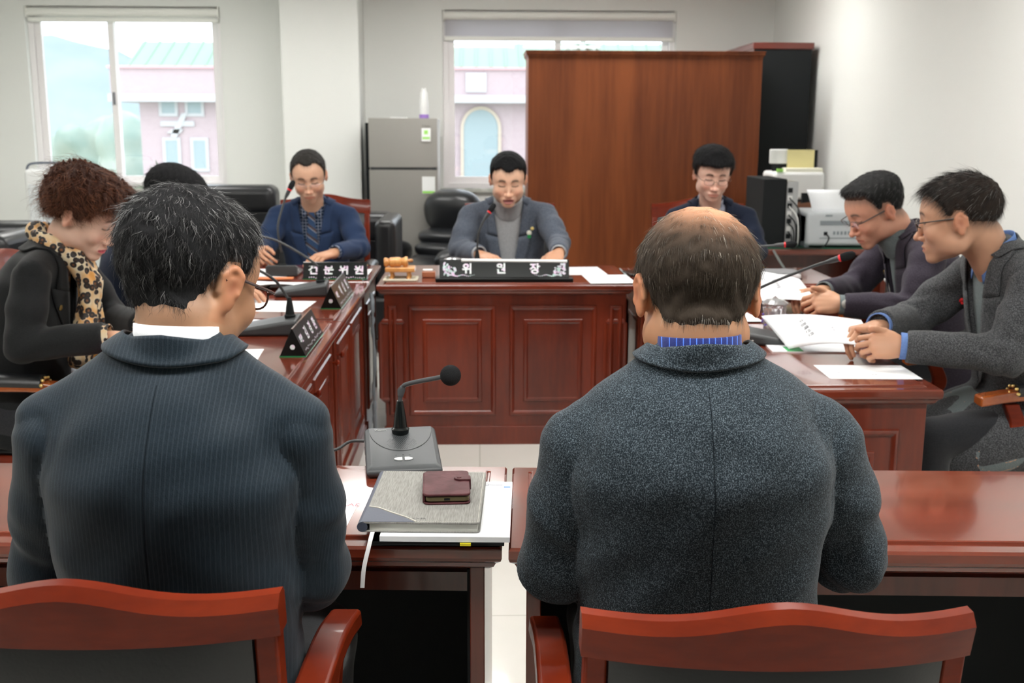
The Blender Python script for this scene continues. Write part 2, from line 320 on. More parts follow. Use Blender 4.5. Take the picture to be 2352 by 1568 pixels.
# near desks: users sit on the camera side, so the panelled front faces away
def near_desk(label, x, y, w, left):
    ox = x if not left else x
    e = desk(label, (0, 0, 0), 0, w, .44, M_mahx, ends=False, spans=[(.08, w/2-.03), (w/2+.03, w-.08)])
    c = nd(w if not left else 0, .44); e.location = (x+c[0], y+c[1], 0); e.rotation_euler = (0, 0, a_+PI)
    MB().box(.056, w-.056, .0552, .0602, .0, .5).obj('kneehole_shade_board', M_blkm, e); MB().box(.0552, .060, .062, .40, 0, .68).obj('kneehole_shade_board', M_blkm, e); return e  # added black boards stand in for the shade inside the kneehole
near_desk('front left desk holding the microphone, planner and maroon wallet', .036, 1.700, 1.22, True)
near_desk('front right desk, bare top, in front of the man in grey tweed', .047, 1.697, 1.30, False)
# ------------------------------------------------------------------ chairs
def outline_crest(w, zt, hump, zb, n=28):
    P = []
    for i in range(n+1):
        u = -1+2*i/n; P.append((u*w/2, zt+hump*math.exp(-(u/.42)**2)-.004*abs(u)))
    return P+[(w/2, zb), (w/2*.7, zb-.004), (0, zb+.004), (-w/2*.7, zb-.004), (-w/2, zb)]
def chair(label, loc, rz, w=.50, zt=1.02, hump=.025, crest=.075, seat=.46, d=.46, lean=.10, group='wooden armchairs with black leather pads', nails=True, armz=.655, aoff=.018):
    """faces local +y; back at y=0"""
    e = thing('wooden_armchair', label, 'chair', loc, rz, group)
    def ly(z): return -lean*(z-seat)/(zt-seat)       # back rake
    b = MB(); o_ = outline_crest(w, zt, hump, zt-crest); n = len(o_)
    yb = lambda x, z: ly(z)+.05*(x/(w/2))**2-.03     # gently bowed rail
    vs = [(x, yb(x, z)-.016, z) for x, z in o_]+[(x, yb(x, z)+.016, z) for x, z in o_]
    # fan faces built as strips between top outline and bottom outline
    top = o_[:29]; m = len(top); bot = [(x, zt-crest+.004*math.cos(x/(w/2)*PI/1.4)) for x, z in top]
    F = [[(x, yb(x, z)-.017, z) for x, z in bot], [(x, yb(x, z)-.019, z-.014) for x, z in top], [(x, yb(x, z)-.008, z) for x, z in top], [(x, yb(x, z)+.010, z) for x, z in top], [(x, yb(x, z)+.017, z-.008) for x, z in top], [(x, yb(x, z)+.017, z) for x, z in bot], [(x, yb(x, z)-.017, z) for x, z in bot]]
    b.rings(F, cap=False, closed=False)
    for k in (0, -1): b.add([r[k] for r in F[:-1]], [tuple(range(6))])
    b.obj('crest_rail', M_chair, e, smooth=True)
    zl = seat+.10
    for s in (-1, 1):
        x0 = s*(w/2-.004); x1 = s*(w/2-.032); xa, xb = sorted((x0, x1)); p = MB()
        zz = [zt-crest, zl, seat-.02, .25, 0]; yy = [yb(w/2, zt-crest), yb(w/2, zl), 0.0, -.01, -.07]
        p.rings([[(xa, y-.017, z), (xb, y-.017, z), (xb, y+.017, z), (xa, y+.017, z)] for z, y in zip(zz, yy)]); p.obj('back_post', M_chair, e, bev=.004)
    q = MB(); nx, nz = 13, 9; zp0, zp1 = zl, zt-crest; fr = []; bk_ = []
    for j in range(nz+1):
        z = zp0+(zp1-zp0)*j/nz
        for i in range(nx+1):
            x = (-1+2*i/nx)*(w/2-.033); ed = min(1, min(i, nx-i)/2+.0)*min(1, min(j, nz-j)/1.5+.0)
            fr.append((x, yb(x, z)+.012+.03*ed**.6, z)); bk_.append((x, yb(x, z)-.006-.010*ed**.5, z))
    fs = []; n1 = (nx+1)*(nz+1)
    for j in range(nz):
        for i in range(nx):
            a = j*(nx+1)+i; fs += [(a, a+1, a+nx+2, a+nx+1), (n1+a, n1+a+nx+1, n1+a+nx+2, n1+a+1)]
    per = [i for i in range(nx)]+[(nx)+(nx+1)*j for j in range(nz)]+[nz*(nx+1)+i for i in range(nx, 0, -1)]+[(nx+1)*j for j in range(nz, 0, -1)]
    for k in range(len(per)): a, c = per[k], per[(k+1) % len(per)]; fs.append((a, n1+a, n1+c, c))
    q.add(fr+bk_, fs); q.obj('back_pad', M_blk, e, smooth=True)
    MB().box(-w/2+.02, w/2-.02, -.01, d, seat-.07, seat-.02).obj('seat_frame', M_chair, e, bev=.005)
    MB().box(-w/2+.03, w/2-.03, .02, d-.005, seat-.02, seat+.0).obj('seat_pad', M_blk, e, bev=.009, seg=3)
    for s in (-1, 1):
        MB().rings([[(s*(w/2-.03)+dx*r, d-.04+dy*r, z) for dx, dy in ((-.02, -.02), (.02, -.02), (.02, .02), (-.02, .02))] for z, r in ((seat-.07, 1), (.2, .8), (0, .65))]).obj('front_leg', M_chair, e, bev=.004)
        ax = s*(w/2+aoff); A = MB()
        pts = bez([(ax, yb(w/2, armz)+.0, armz+.0), (ax, .10, armz+.012), (ax, .30, armz+.012), (ax+s*.005, d-.03, armz-.004)], 8)
        A.rings([[(p.x-.026*(.8 if i < 3 else 1), p.y, p.z-.016), (p.x+.026*(.8 if i < 3 else 1), p.y, p.z-.016), (p.x+.024, p.y, p.z+.014), (p.x-.024, p.y, p.z+.014)] for i, p in enumerate(pts)])
        am = A.obj('armrest', M_arm if nails else M_chair, e, bev=.006, seg=3)
        S_ = bez([(ax, d-.13, armz-.015), (ax-s*.002, d-.15, armz-.09), (ax-s*.01, d-.07, seat-.0), (ax-s*.012, d-.10, seat-.07)], 8)
        MB().rings([[(p.x-.014, p.y-.022, p.z), (p.x+.014, p.y-.022, p.z), (p.x+.014, p.y+.022, p.z), (p.x-.014, p.y+.022, p.z)] for p in S_]).obj('arm_support', M_chair, e, bev=.004)
        if nails:
            P = MB(); pp = bez([(ax, .03, armz+.02), (ax, .15, armz+.032), (ax, .32, armz+.028)], 6)
            P.rings([[(p.x+.031*math.cos(a), p.y, p.z-.006+.022*math.sin(a)) for a in np.linspace(0, 2*PI, 12, endpoint=False)] for p in pp]); P.obj('arm_pad', M_blk, e, smooth=True)
            N = MB()
            for k in range(5): a = math.radians(15+k*37.5); N.ball((ax+.033*math.cos(a), .325, armz+.014+.022*math.sin(a)), .006, 8)
            N.obj('brass_nails', M_brass, e, smooth=True)
    return e
def sofa(label, loc, rz, w=.95, bh=.95, cat='sofa', name='leather_sofa', back=True, armh=.62, d=.85):
    e = thing(name, label, cat, loc, rz, 'black leather sofas around the room')
    MB().box(-w/2, w/2, 0, d, .08, .36).obj('sofa_base', M_blk, e, bev=.03, seg=3)
    MB().box(-w/2+.13, w/2-.13, .16, d+.01, .36, .50).obj('seat_cushion', M_blk, e, bev=.045, seg=4)
    for s in (-1, 1):
        a, b = sorted((s*w/2, s*(w/2-.13))); MB().box(a, b, .04, d-.02, .30, armh).obj('sofa_arm', M_blk, e, bev=.045, seg=4)
    if back:
        MB().box(-w/2+.02, w/2-.02, -.12, .14, .3, bh-.14).obj('backrest', M_blk, e, bev=.05, seg=4)
        MB().box(-w/2+.05, w/2-.05, -.10, .16, bh-.2, bh).obj('head_cushion', M_blk, e, bev=.06, seg=5)
    for s in (-1, 1):
        for y in (.05, d-.08): MB().box(s*(w/2-.1)-.025, s*(w/2-.1)+.025, y, y+.05, 0, .085).obj('foot', M_chair, e)
    return e
sofa('black leather sofa against the pillar, behind the man in the blue suit', (-1.79, 7.75, 0), PI, w=.86, bh=1.01)
sofa('black leather armchair with a square arm, between the writing man and the refrigerator', (-.925, 7.53, 0), PI, w=.80, bh=.84, armh=.84, d=.73)
sofa('dark leather sofa at the left edge behind the woman', (-2.62, 5.6, 0), PI, w=1.0, bh=.94, armh=.93, d=.7)
# ------------------------------------------------------------------ background furniture
def puff(b, c, r, R=None, n=2.6, seg=20, mi=0):
    """superellipsoid cushion"""
    rs = []; sp = lambda v: math.copysign(abs(v)**(2/n), v)
    for i in range(1, seg):
        a = -PI/2+PI*i/seg; ca, sa = sp(math.cos(a)), sp(math.sin(a)); q = []
        for k in range(seg*2):
            t = PI*k/seg; v = Vector((r[0]*ca*sp(math.cos(t)), r[1]*ca*sp(math.sin(t)), r[2]*sa)); q.append((R@v if R else v)+Vector(c))
        rs.append(q)
    return b.rings(rs, mi)
rc = thing('reclining_chair', 'puffy black leather recliner with a fat headrest, between the refrigerator and the chairman', 'chair', (-.37, 8.0, -.02), math.radians(148))
b = MB(); puff(b, (0, -.33, .80), (.24, .13, .17), Matrix.Rotation(math.radians(-14), 3, 'X')); b.obj('headrest', M_blk, rc, smooth=True)
b = MB()
for k in range(4): puff(b, (0, -.25+.05*k, .62-.09*k), (.25, .11, .065), Matrix.Rotation(math.radians(-12), 3, 'X'))
b.obj('backrest', M_blk, rc, smooth=True)
b = MB(); puff(b, (0, .12, .40), (.27, .30, .09)); b.obj('seat', M_blk, rc, smooth=True)
for s in (-1, 1): b = MB(); puff(b, (s*.33, .08, .5), (.075, .30, .10)); b.obj('armrest', M_blk, rc, smooth=True)
MB().lathe([(.03, .05), (.03, .3)]).lathe([(.27, 0), (.27, .03), (.05, .06)]).obj('pedestal', M_plast, rc, smooth=True)
# refrigerator
fr = thing('refrigerator', 'silver two-door refrigerator with energy stickers beside the pillar', 'refrigerator', (-.845, 8.5, 0))
MB().box(0, .525, .06, .62, .03, 1.47).obj('body', M_steel, fr, bev=.004)
MB().box(-.035, 0, .10, .60, .0, 1.44).obj('side_panel', M_blkm, fr)
for n_, z0, z1 in (('freezer_door', 1.105, 1.475), ('fridge_door', .06, 1.085)):
    dr = MB(); yy = lambda x: -.018*math.sin(PI*x/.525)
    dr.rings([[(x, yy(x), z) for x in np.linspace(0, .525, 12)]+[(.525, .055, z), (0, .055, z)] for z in (z0, z0+.006, z1-.006, z1)]); dr.obj(n_, M_steel, fr, smooth=True)
MB().box(.01, .515, -.004, .06, 1.084, 1.106).obj('handle_gap', M_plast, fr)
M_lime = mat('lime_print', (.35, .75, .15), .6); M_stick = mat('sticker_white', (.85, .87, .86), .5)
s = MB().box(.405, .475, -.021, -.0165, 1.30, 1.40).obj('energy_label', M_stick, fr, bev=.002)
MB().box(.412, .468, -.0215, -.021, 1.318, 1.335).box(.425, .455, -.0215, -.021, 1.355, 1.385).obj('label_print', M_lime, s)
s = MB().box(.405, .505, -.019, -.0150, .905, 1.035).obj('notice_sticker', M_stick, fr)
MB().box(.407, .503, -.0195, -.019, .907, .925).obj('sticker_band', M_lime, s)
text('V lassic', 'door_emblem', .022, M_chrome, fr, Matrix.Translation((.44, -.0215, 1.42))@Matrix.Rotation(PI/2, 4, 'X'))
bt = thing('spray_bottle', 'white slim bottle with a purple base standing on the refrigerator', 'bottle', (-.43, 8.72, 1.47))
MB().lathe([(.001, 0), (.034, 0), (.036, .03), (.036, .12), (.03, .15), (.028, .2), (.018, .215), (.018, .235), (.001, .237)]).obj('bottle_body', M_white, bt, smooth=True)
MB().lathe([(.001, .0), (.0365, .0), (.0372, .035), (.001, .035)]).obj('base_band', mat('violet_print', (.35, .2, .6), .5), bt)
o = MB().box(0, .13, 0, .09, 0, .012).obj('cloth_packet', M_white, bev=.004, loc=(-.69, 8.62, 1.4705)); tag(o, 'small flat white packet lying on top of the refrigerator', 'packet')
# cabinets
cb = thing('wooden_cabinet', 'tall brown wood-grain cabinet back, wide and free-standing in mid-room', 'cabinet', (.335, 7.6, 0))
MB().box(0, 1.60, 0, .42, 0, 1.875).obj('cabinet_body', M_cab, cb, bev=.003)
c = MB(); rr = lambda i, z: [(-i, -i, z), (1.60+i, -i, z), (1.60+i, .42+i, z), (-i, .42+i, z)]
c.rings([rr(0, 1.870), rr(.003, 1.885), rr(.012, 1.895), rr(.014, 1.90), rr(.014, 1.912), rr(.018, 1.916), rr(.018, 1.922)]); c.obj('cornice', M_cab, cb)
bc = thing('bookcase', 'black bookcase with a red-brown top, tucked in the corner behind the wooden cabinet', 'bookcase', (1.975, 8.0, 0))
MB().box(0, .415, 0, 1.28, 0, 1.965).obj('carcass', M_blkm, bc)
MB().box(-.012, .43, -.01, 1.28, 1.965, 2.012).obj('cornice', mat('dark_mahogany', (.13, .022, .014), .3, coat=.3), bc, bev=.006)
MB().box(-.006, 0, 0, 1.28, 0, 1.965).obj('side_panel', M_mah, bc)
# printer table and the things on it
pt = thing('side_table', 'small dark table with a green mat under the printer and the computer', 'table', (1.62, 6.32, 0))
MB().box(0, .80, 0, .62, .68, .715).obj('tabletop', M_mahx, pt, bev=.006)
for x in (.0, .76): MB().box(x+.005, x+.035, .03, .58, 0, .68).obj('side_panel', M_mah, pt)
MB().box(.035, .765, .5, .52, .2, .68).obj('back_panel', M_mah, pt)
o = MB().box(1.64, 2.40, 6.335, 6.92, .7151, .719).obj('desk_mat', mat('green_felt', (.01, .09, .05), .9)); tag(o, 'dark green felt mat covering the printer table', 'mat')
pcx = thing('desktop_computer', 'black desktop computer showing its silver rear panel, left of the printer', 'computer', (1.675, 6.42, .719))
MB().box(0, .14, 0, .42, 0, .40).obj('case', M_blkm, pcx, bev=.006)
bp_ = MB().box(.14, .205, -.004, .42, 0.002, .385).obj('rear_panel', mat('galvanised', (.45, .46, .47), .35, .8), pcx)
pm = MB()
for k in range(7): pm.box(.145, .172, -.008, -.003, .05+k*.045, .078+k*.045, k % 2)
pm.obj('connector', [M_blkm, M_white], bp_)
for k in range(5): MB().tube(bez([(.155, -.01, .09+k*.05), (.16+.01*k, -.07, .07+k*.035), (.17+.012*k, -.04, .02), (.19, .03, .004)], 6), .004, 6).obj('plugged_cable', [M_blkm, M_white][k == 3], bp_, smooth=True)
pr = thing('laser_printer', 'grey laser printer seen from behind, with paper standing in its tray', 'printer', (1.925, 6.36, .719))
M_pg = mat('printer_grey', (.50, .53, .55), .5); M_pg2 = mat('printer_grey_dark', (.22, .25, .27), .5)
MB().box(0, .37, 0, .38, .012, .21).obj('housing', M_pg, pr, bev=.02, seg=4)
MB().box(.0, .03, .02, .37, .0, .19).obj('side_cover', M_pg2, pr, bev=.006)
g_ = MB()
g_.box(.08, .30, -.004, .01, .135, .160); g_.box(.08, .34, -.003, .006, .055, .060); g_.box(.11, .15, -.004, .01, .185, .195)
g_.obj('rear_slot', M_pg2, pr); MB().box(.105, .125, -.006, .005, .075, .095).obj('power_socket', M_blkm, pr)
lv = MB()
for k in range(8): lv.box(.16+k*.022, .172+k*.022, -.003, .003, .078, .098)
lv.obj('vent_grille', M_pg2, pr)
MB().tube(bez([(.115, -.012, .085), (.12, -.05, .06), (.08, -.07, .012), (.0, -.06, .006), (-.1, -.05, .005)], 8), .004, 8).obj('power_cable', M_blkm, pr, smooth=True)
pp = MB(); ps = [[(.05+.26*u+.02*(1-v), .12+.10*v-.02*math.sin(v*2), .20+.13*v) for u in (0, 1)] for v in np.linspace(0, 1, 7)]
pp.rings(ps, cap=False, closed=False); o = pp.obj('paper_stack', M_paper, smooth=True, loc=(1.925, 6.36, .7195)); sm = o.modifiers.new('s', 'SOLIDIFY'); sm.thickness = .004
tag(o, 'white paper standing up from the back of the laser printer', 'paper')
# printer / tray stack behind
sc_ = thing('document_printer', 'pale inkjet machine behind the laser printer with a yellow sheet standing in it', 'printer', (1.93, 7.15, 0))
MB().box(0, .34, 0, .30, .95, 1.13).obj('housing', M_white, sc_, bev=.02)
MB().box(.02, .32, .12, .14, 1.12, 1.27).obj('paper_support', M_blkm, sc_, bev=.004)
MB().box(-.005, .12, .11, .125, 1.18, 1.275).obj('support_flap', M_white, sc_, bev=.01)
MB().box(.08, .33, .02, .12, 1.10, 1.155).obj('tray_lid', mat('cream_plastic', (.76, .75, .62), .5), sc_, bev=.008)
MB().box(-.05, .40, .02, .32, .72, .95).obj('storage_box', M_blkm, sc_, bev=.004)
MB().box(-.05, .42, .0, .36, 0, .72).obj('stand', M_mah, sc_)
o = MB().box(.11, .29, .098, .102, 1.13, 1.272).obj('yellow_sheet', mat('yellow_paper', (.78, .70, .35), .8), loc=(1.93, 7.15, 0)); tag(o, 'yellow sheet of paper standing in the pale inkjet machine', 'paper')
o = MB().box(.02, .06, .0, .02, 1.13, 1.15).obj('green_note', M_lime, loc=(1.93, 7.15, .001)); tag(o, 'lime green sticky note on the pale inkjet machine', 'note')
br = thing('brown_organizer', 'curved brown wooden organizer with a black folder, behind the laser printer', 'organizer', (1.94, 6.80, .719))
P = [(0, 0), (0, .16), (.02, .20), (.07, .23), (.20, .245), (.38, .24), (.38, 0)]
for y in (0, .09): MB().prism(P, 'y', y, y+.012).obj('side_board', mat('brown_board', (.22, .085, .04), .5), br)
MB().box(.0, .38, 0, .10, 0, .012).obj('base_board', M_mah, br)
o = MB().box(2.03, 2.30, 6.826, 6.86, .732, 1.012).obj('black_folder', M_blkm); tag(o, 'black folder standing in the brown organizer behind the printer', 'folder')
cu = thing('paper_cup_stack', 'tiny stack of pale cups at the left of the computer', 'cup', (1.665, 6.56, .719)); MB().lathe([(.02, 0), (.027, .08), (.024, .08), (.03, .17), (.001, .17)]).obj('cups', M_white, cu, smooth=True)
o = MB().tube(bez([(1.72, 6.30, .71), (1.76, 6.2, .62), (1.84, 6.05, .5), (1.93, 6.0, .36), (1.98, 5.9, .1), (2.0, 5.9, .01)], 8), .007, 8).obj('hanging_cable', mat('grey_cable', (.2, .21, .2), .5), smooth=True); tag(o, 'thick grey cable hanging down in front of the printer table', 'cable')
# air purifier
ap = thing('air_purifier', 'tall white air purifier with a dark curved carry handle below the left window', 'air purifier', (-3.42, 8.35, 0))
M_perf = mat('perforated_white', (.68, .71, .72), .5); nt = M_perf.node_tree; vo = nt.nodes.new('ShaderNodeTexVoronoi'); vo.inputs['Scale'].default_value = 90
nt.links.new(coords(nt), vo.inputs['Vector']); c_ = ramp(nt, vo.outputs[0], [(.2, (.45, .47, .48, 1)), (.45, (.72, .75, .76, 1))]); nt.links.new(c_, nt.nodes['Principled BSDF'].inputs['Base Color'])
MB().box(0, .36, 0, .26, .02, 1.09).obj('housing', M_white, ap, bev=.035, seg=5)
MB().box(.03, .33, -.006, .02, .1, .98).obj('grille', M_perf, ap, bev=.01)
MB().tube(bez([(.01, .05, 1.07), (.04, .05, 1.125), (.18, .05, 1.135), (.32, .05, 1.125), (.35, .05, 1.07)], 6), .009, 8).obj('handle', mat('dark_handle', (.12, .14, .18), .3), ap, smooth=True)
text('winia', 'front_logo', .025, mat('grey_print', (.4, .42, .43), .5), ap, Matrix.Translation((.19, -.0062, 1.035))@Matrix.Rotation(PI/2, 4, 'X'))
# plant
pl = thing('potted_plant', 'spiky green potted plant under the left window, behind the black-haired person', 'plant', (-2.42, 8.55, 0))
M_leaf = mat('leaf_green', (.035, .13, .03), .45, var=((8, 8, 8), (.09, .24, .06), 3, .4, .6)); MB().lathe([(.001, 0), (.13, 0), (.18, .34), (.165, .34), (.16, .3), (.001, .3)]).obj('pot', M_white, pl, smooth=True)
MB().lathe([(.001, .28), (.16, .29), (.001, .31)]).obj('soil', mat('soil', (.05, .035, .025), .95), pl)
MB().tube([(0, 0, .3), (.01, 0, .6), (0, 0, .82)], [.022, .018, .014], 10).obj('stem', mat('stem_brown', (.2, .14, .08), .8), pl, smooth=True)
R = random.Random(3); lf = MB()
for k in range(46):
    a = k*2.4; el = R.uniform(.15, 1.35); L = R.uniform(.30, .44); w = R.uniform(.014, .02); d = Vector((math.cos(a)*math.cos(el), math.sin(a)*math.cos(el), math.sin(el))); s = d.cross(Vector((0, 0, 1))).normalized()
    base = Vector((0, 0, .66+.005*k)); rs = []
    for i in range(9):
        t = i/8; p = base+d*(L*t)+Vector((0, 0, -.16*t*t*math.cos(el))); ww = w*math.sin(PI*min(1, .12+t*.88))**.7; n_ = s.cross(d)*(ww*.3)
        rs.append([p-s*ww-n_*-1, p+n_*-.2, p+s*ww+n_])
    lf.rings(rs, cap=False, closed=False)
o = lf.obj('leaves', M_leaf, pl, smooth=True)
# tall sofa head at the far left edge
# ------------------------------------------------------------------ table top things
TZ = .7401
M_print = M_ink
def sheet(label, c, size, rz, lines=(), group=None, bend=None, name='paper_sheet', th=.0006, z=TZ, m=None):
    """paper centred at c; bend: function(u,v)->z offset; lines=[(text,u,v,size,mat)]"""
    e = thing(name, label, 'paper', (c[0], c[1], z), rz, group); w, h = size; b = MB(); nx, ny = (14, 10) if bend else (1, 1)
    Pt = lambda u, v: ((u-.5)*w, (v-.5)*h, (bend(u, v) if bend else 0)+th)
    top = [[Pt(i/nx, j/ny) for i in range(nx+1)] for j in range(ny+1)]
    b.rings(top, cap=False, closed=False); b.rings([[(p[0], p[1], p[2]-th) for p in r][::-1] for r in top], cap=False, closed=False)
    for rw in ([top[0], top[-1]]+[[r[0] for r in top], [r[-1] for r in top]]): b.rings([rw, [(p[0], p[1], p[2]-th) for p in rw]], cap=False, closed=False)
    b.obj('page', m or M_paper, e, smooth=bool(bend))
    for s_, u, v, sz, mm in lines: text(s_, 'printed_line', sz, mm, e, Matrix.Translation((Pt(u, v)[0], Pt(u, v)[1], Pt(u, v)[2]+.0003)), ext=.0001)
    return e
def mic(label, loc, rz, neck, head=.018, ball=False, w=.145, d=.19, M=None, group='black conference microphones', red=True, detail=False):
    """base: front (user side) at y=0, back at y=d"""
    e = thing('conference_microphone', label, 'microphone', loc, rz, group); m = M or M_plast
    b = MB(); r = lambda y0, y1, i, z0, z1: [(i, y0, z0), (w-i, y0, z0), (w-i, y1, z1), (i, y1, z1)]
    b.rings([r(.006, d-.004, .006, 0, 0), r(0, d, 0, .006, .006), r(0, d, 0, .016, .046), r(.012, d-.004, .010, .022, .054)]); b.obj('base', m, e, bev=.004, seg=3)
    cx = w/2; cz = lambda y: .022+(.054-.022)*(y-.012)/(d-.016); cy = d-.03
    sp = MB().lathe([(.017, -.004), (.019, .008), (.015, .012), (.0125, .035), (.008, .060), (.0065, .068)], (cx, cy, cz(cy)), (0, 0, 1), 18).obj('neck_socket', M_blkm if not detail else M_acr, e, smooth=True)
    nk = [Vector((cx, cy, cz(cy)+.055))]+[Vector(p) for p in neck]
    P = bez(nk, 10); MB().tube(P, .0048, 10).obj('gooseneck', m, e, smooth=True)
    dr = (P[-1]-P[-4]).normalized(); tip = P[-1]
    if ball:
        MB().tube([P[-30], P[-24], P[-20]], [.006, .0085, .006], 10).obj('neck_joint', m, e, smooth=True)
        h = MB(); h.ball(tip+dr*head*.8, head, 28); h.obj('foam_windshield', M_foam, e, smooth=True)
    else:
        MB().lathe([(.0055, -.035), (.0085, -.018), (.0095, 0), (.0095, .004)], tip, dr, 14).obj('capsule_body', m, e, smooth=True)
        if red: MB().lathe([(.0098, .004), (.0112, .005), (.0112, .010), (.0098, .011)], tip, dr, 16).obj('light_ring', M_red, e, smooth=True)
        MB().lathe([(.009, .009), (.0125, .015), (.0135, .032), (.011, .048), (.004, .055)], tip, dr, 16).obj('foam_windshield', M_foam, e, smooth=True)
    # side details
    k = MB(); k.box(-.0006, .001, d*.5, d*.5+.006, .014, .018); k.box(-.0006, .001, d*.5+.009, d*.5+.013, .014, .018); k.box(-.0006, .001, d*.78, d*.78+.008, .024, .033); k.obj('side_marks', M_white, e)
    return e
# microphone in front (front side faces camera)
ma = math.radians(-9)
fm = mic('charcoal desk microphone with a round foam ball, on the front left desk', (-.222, 2.045, TZ), math.radians(7), [(.076, .156, .124), (.081, .156, .145), (.098, .147, .156), (.162, .11, .176)], head=.0215, ball=True, w=.150, d=.185, M=M_gplast, detail=True)
sl = math.atan2(.054-.022, .185-.016)
MT = Matrix.Translation((0, .012, .0222))@Matrix.Rotation(sl, 4, 'X')
g_ = MB(); cyc = .098
for i in range(-7, 8):
    for j in range(-6, 7):
        x, y = i*.0045+(j % 2)*.0022, j*.0045
        if x*x+y*y < .030**2: g_.lathe([(.0009, 0), (.0009, .0003)], (.075+x, cyc+y, 0), (0, 0, 1), 6)
g_.xf(MT); g_.obj('speaker_holes', M_acr, fm)
g_ = MB(); arc = [(.075+.064*math.cos(a), .155+.092*math.sin(a), .0) for a in np.linspace(PI+.12, 2*PI-.12, 26)]; g_.tube(arc, .0011, 6); g_.xf(MT); g_.obj('crescent_groove', M_plast, fm, smooth=True)
g_ = MB()
for s in (-1, 1): g_.prism([(.075+s*(.0025+.0165*t[0]), .026+.0065*t[1]) for t in ([(0, -1), (.5, -.95), (.85, -.5), (1, 0), (.85, .5), (.5, .95), (0, 1)])], 'z', .0, .0016)
g_.xf(MT); g_.obj('button', mat('button_silver', (.55, .56, .56), .35), fm)
g_ = MB()
for k in (-1, 0, 1): g_.lathe([(.0013, 0), (.0013, .0005)], (.075+k*.014, .044, 0), (0, 0, 1), 8)
g_.xf(MT); g_.obj('indicator_lights', M_acr, fm)
text('Vivason', 'base_logo', .008, mat('logo_grey', (.5, .5, .5), .5), fm, MT@Matrix.Translation((.034, .158, .0004)))
MB().tube(bez([(.002, .165, .03), (-.03, .172, .028), (-.06, .165, .014), (-.12, .155, .006), (-.2, .13, .005)], 10), .0032, 10).obj('power_cord', M_plast, fm, smooth=True)
mic('black desk microphone on the near left side desk, beside the nearer triangular nameplate', (-.815, 3.672, TZ), math.radians(-88), [(.08, .158, .145), (.095, .135, .18), (.12, .09, .215), (.14, .04, .24)], w=.15, d=.21)
mic('black desk microphone on the far left side desk, its long neck sweeping left', (-.835, 4.50, TZ), math.radians(-86), [(.075, .150, .135), (.078, .06, .195), (.08, -.02, .232), (.085, -.13, .25)], w=.15, d=.21)
mic('black desk microphone standing in front of the writing man in the blue suit', (-.83, 5.12, TZ), PI, [(.078, .16, .17), (.08, .155, .24), (.055, .12, .34), (.035, .11, .385)], w=.145, d=.16)
mic('black desk microphone bent up to the chairman, behind the long nameplate', (.060, 5.12, TZ), PI, [(.069, .11, .145), (.065, .11, .19), (.044, .11, .245), (.018, .105, .285)], w=.14, d=.14)
mic('black desk microphone on the near right side desk, half hidden by the bald-crowned man', (.965, 3.34, TZ), math.radians(82), [(.068, .135, .13), (.03, .085, .18), (-.02, -.06, .255), (-.045, -.135, .285)], w=.15, d=.20)
mic('black desk microphone on the far right side desk, behind the nearer one', (.965, 4.22, TZ), math.radians(86), [(.07, .15, .13), (.06, .06, .19), (.04, -.12, .215), (.03, -.225, .225)], w=.15, d=.20)
# triangular nameplates on the left
M_pearl = mat('mother_of_pearl', (.72, .80, .78), .25, var=((60, 60, 60), (.85, .65, .85), 2, .42, .6))
def tri_plate(label, loc, rz, L, words, h=.085, w=.078, name='nameplate', sz=.042):
    e = thing(name, label, 'nameplate', loc, rz, 'black desk nameplates')   # long axis = local x, written face towards -y
    MB().prism([(-w/2, .003), (w/2, .003), (0.0015, h), (-.0015, h)], 'x', 0, L).obj('plate_body', M_acr, e, bev=.0008)
    MB().box(-.001, L+.001, -w/2-.001, w/2+.001, 0, .003).obj('glass_base', M_green, e)
    MB().box(.0, L, -.0022, .0022, h-.001, h+.0012).obj('ridge_edge', M_chrome, e)
    al = math.atan2(h, w/2); MT = Matrix.Translation((L/2, -w/4-.0006, h/2+.001))@Matrix.Rotation(al, 4, 'X')
    for t_, u, s_ in words: text(t_, 'lettering', s_, M_pearl, e, MT@Matrix.Translation(((u-.5)*L, .002, 0)), off=.0012)
    g = MB()
    R = random.Random(5)
    for k in range(26): x = .1*L+.86*L*k/25; g.ball((x, -.032+.003*R.uniform(-1, 1), .0), .0022+.001*R.random(), 6, 0, .4)
    g.xf(Matrix.Translation((0, -w/4-.0006, h/2+.001))@Matrix.Rotation(al, 4, 'X')); g.obj('pearl_trim', M_pearl, e)
    MB().lathe([(.0075, 0), (.0075, .0008)], (-.0008, 0, .030), (1, 0, 0), 18).obj('round_inlay', M_pearl, e)
    return e
tri_plate('black triangular nameplate on the near left side desk, nearest to the camera', (-.558, 3.20, TZ), PI/2, .37, [('의원', .13, .026), ('김', .40, .044), ('경', .62, .044), ('환', .84, .044)])
tri_plate('mirrored triangular nameplate on the far left side desk, reflecting the desk', (-.560, 4.07, TZ), PI/2, .40, [('의원', .13, .026), ('이', .40, .044), ('상', .62, .044), ('원', .84, .044)])
tri_plate('black nameplate lettered in pearl before the writing man in the blue suit', (-.792, 4.905, TZ), 0, .285, [('전', .16, .05), ('문', .40, .05), ('위', .64, .05), ('원', .88, .05)], h=.075, w=.06)
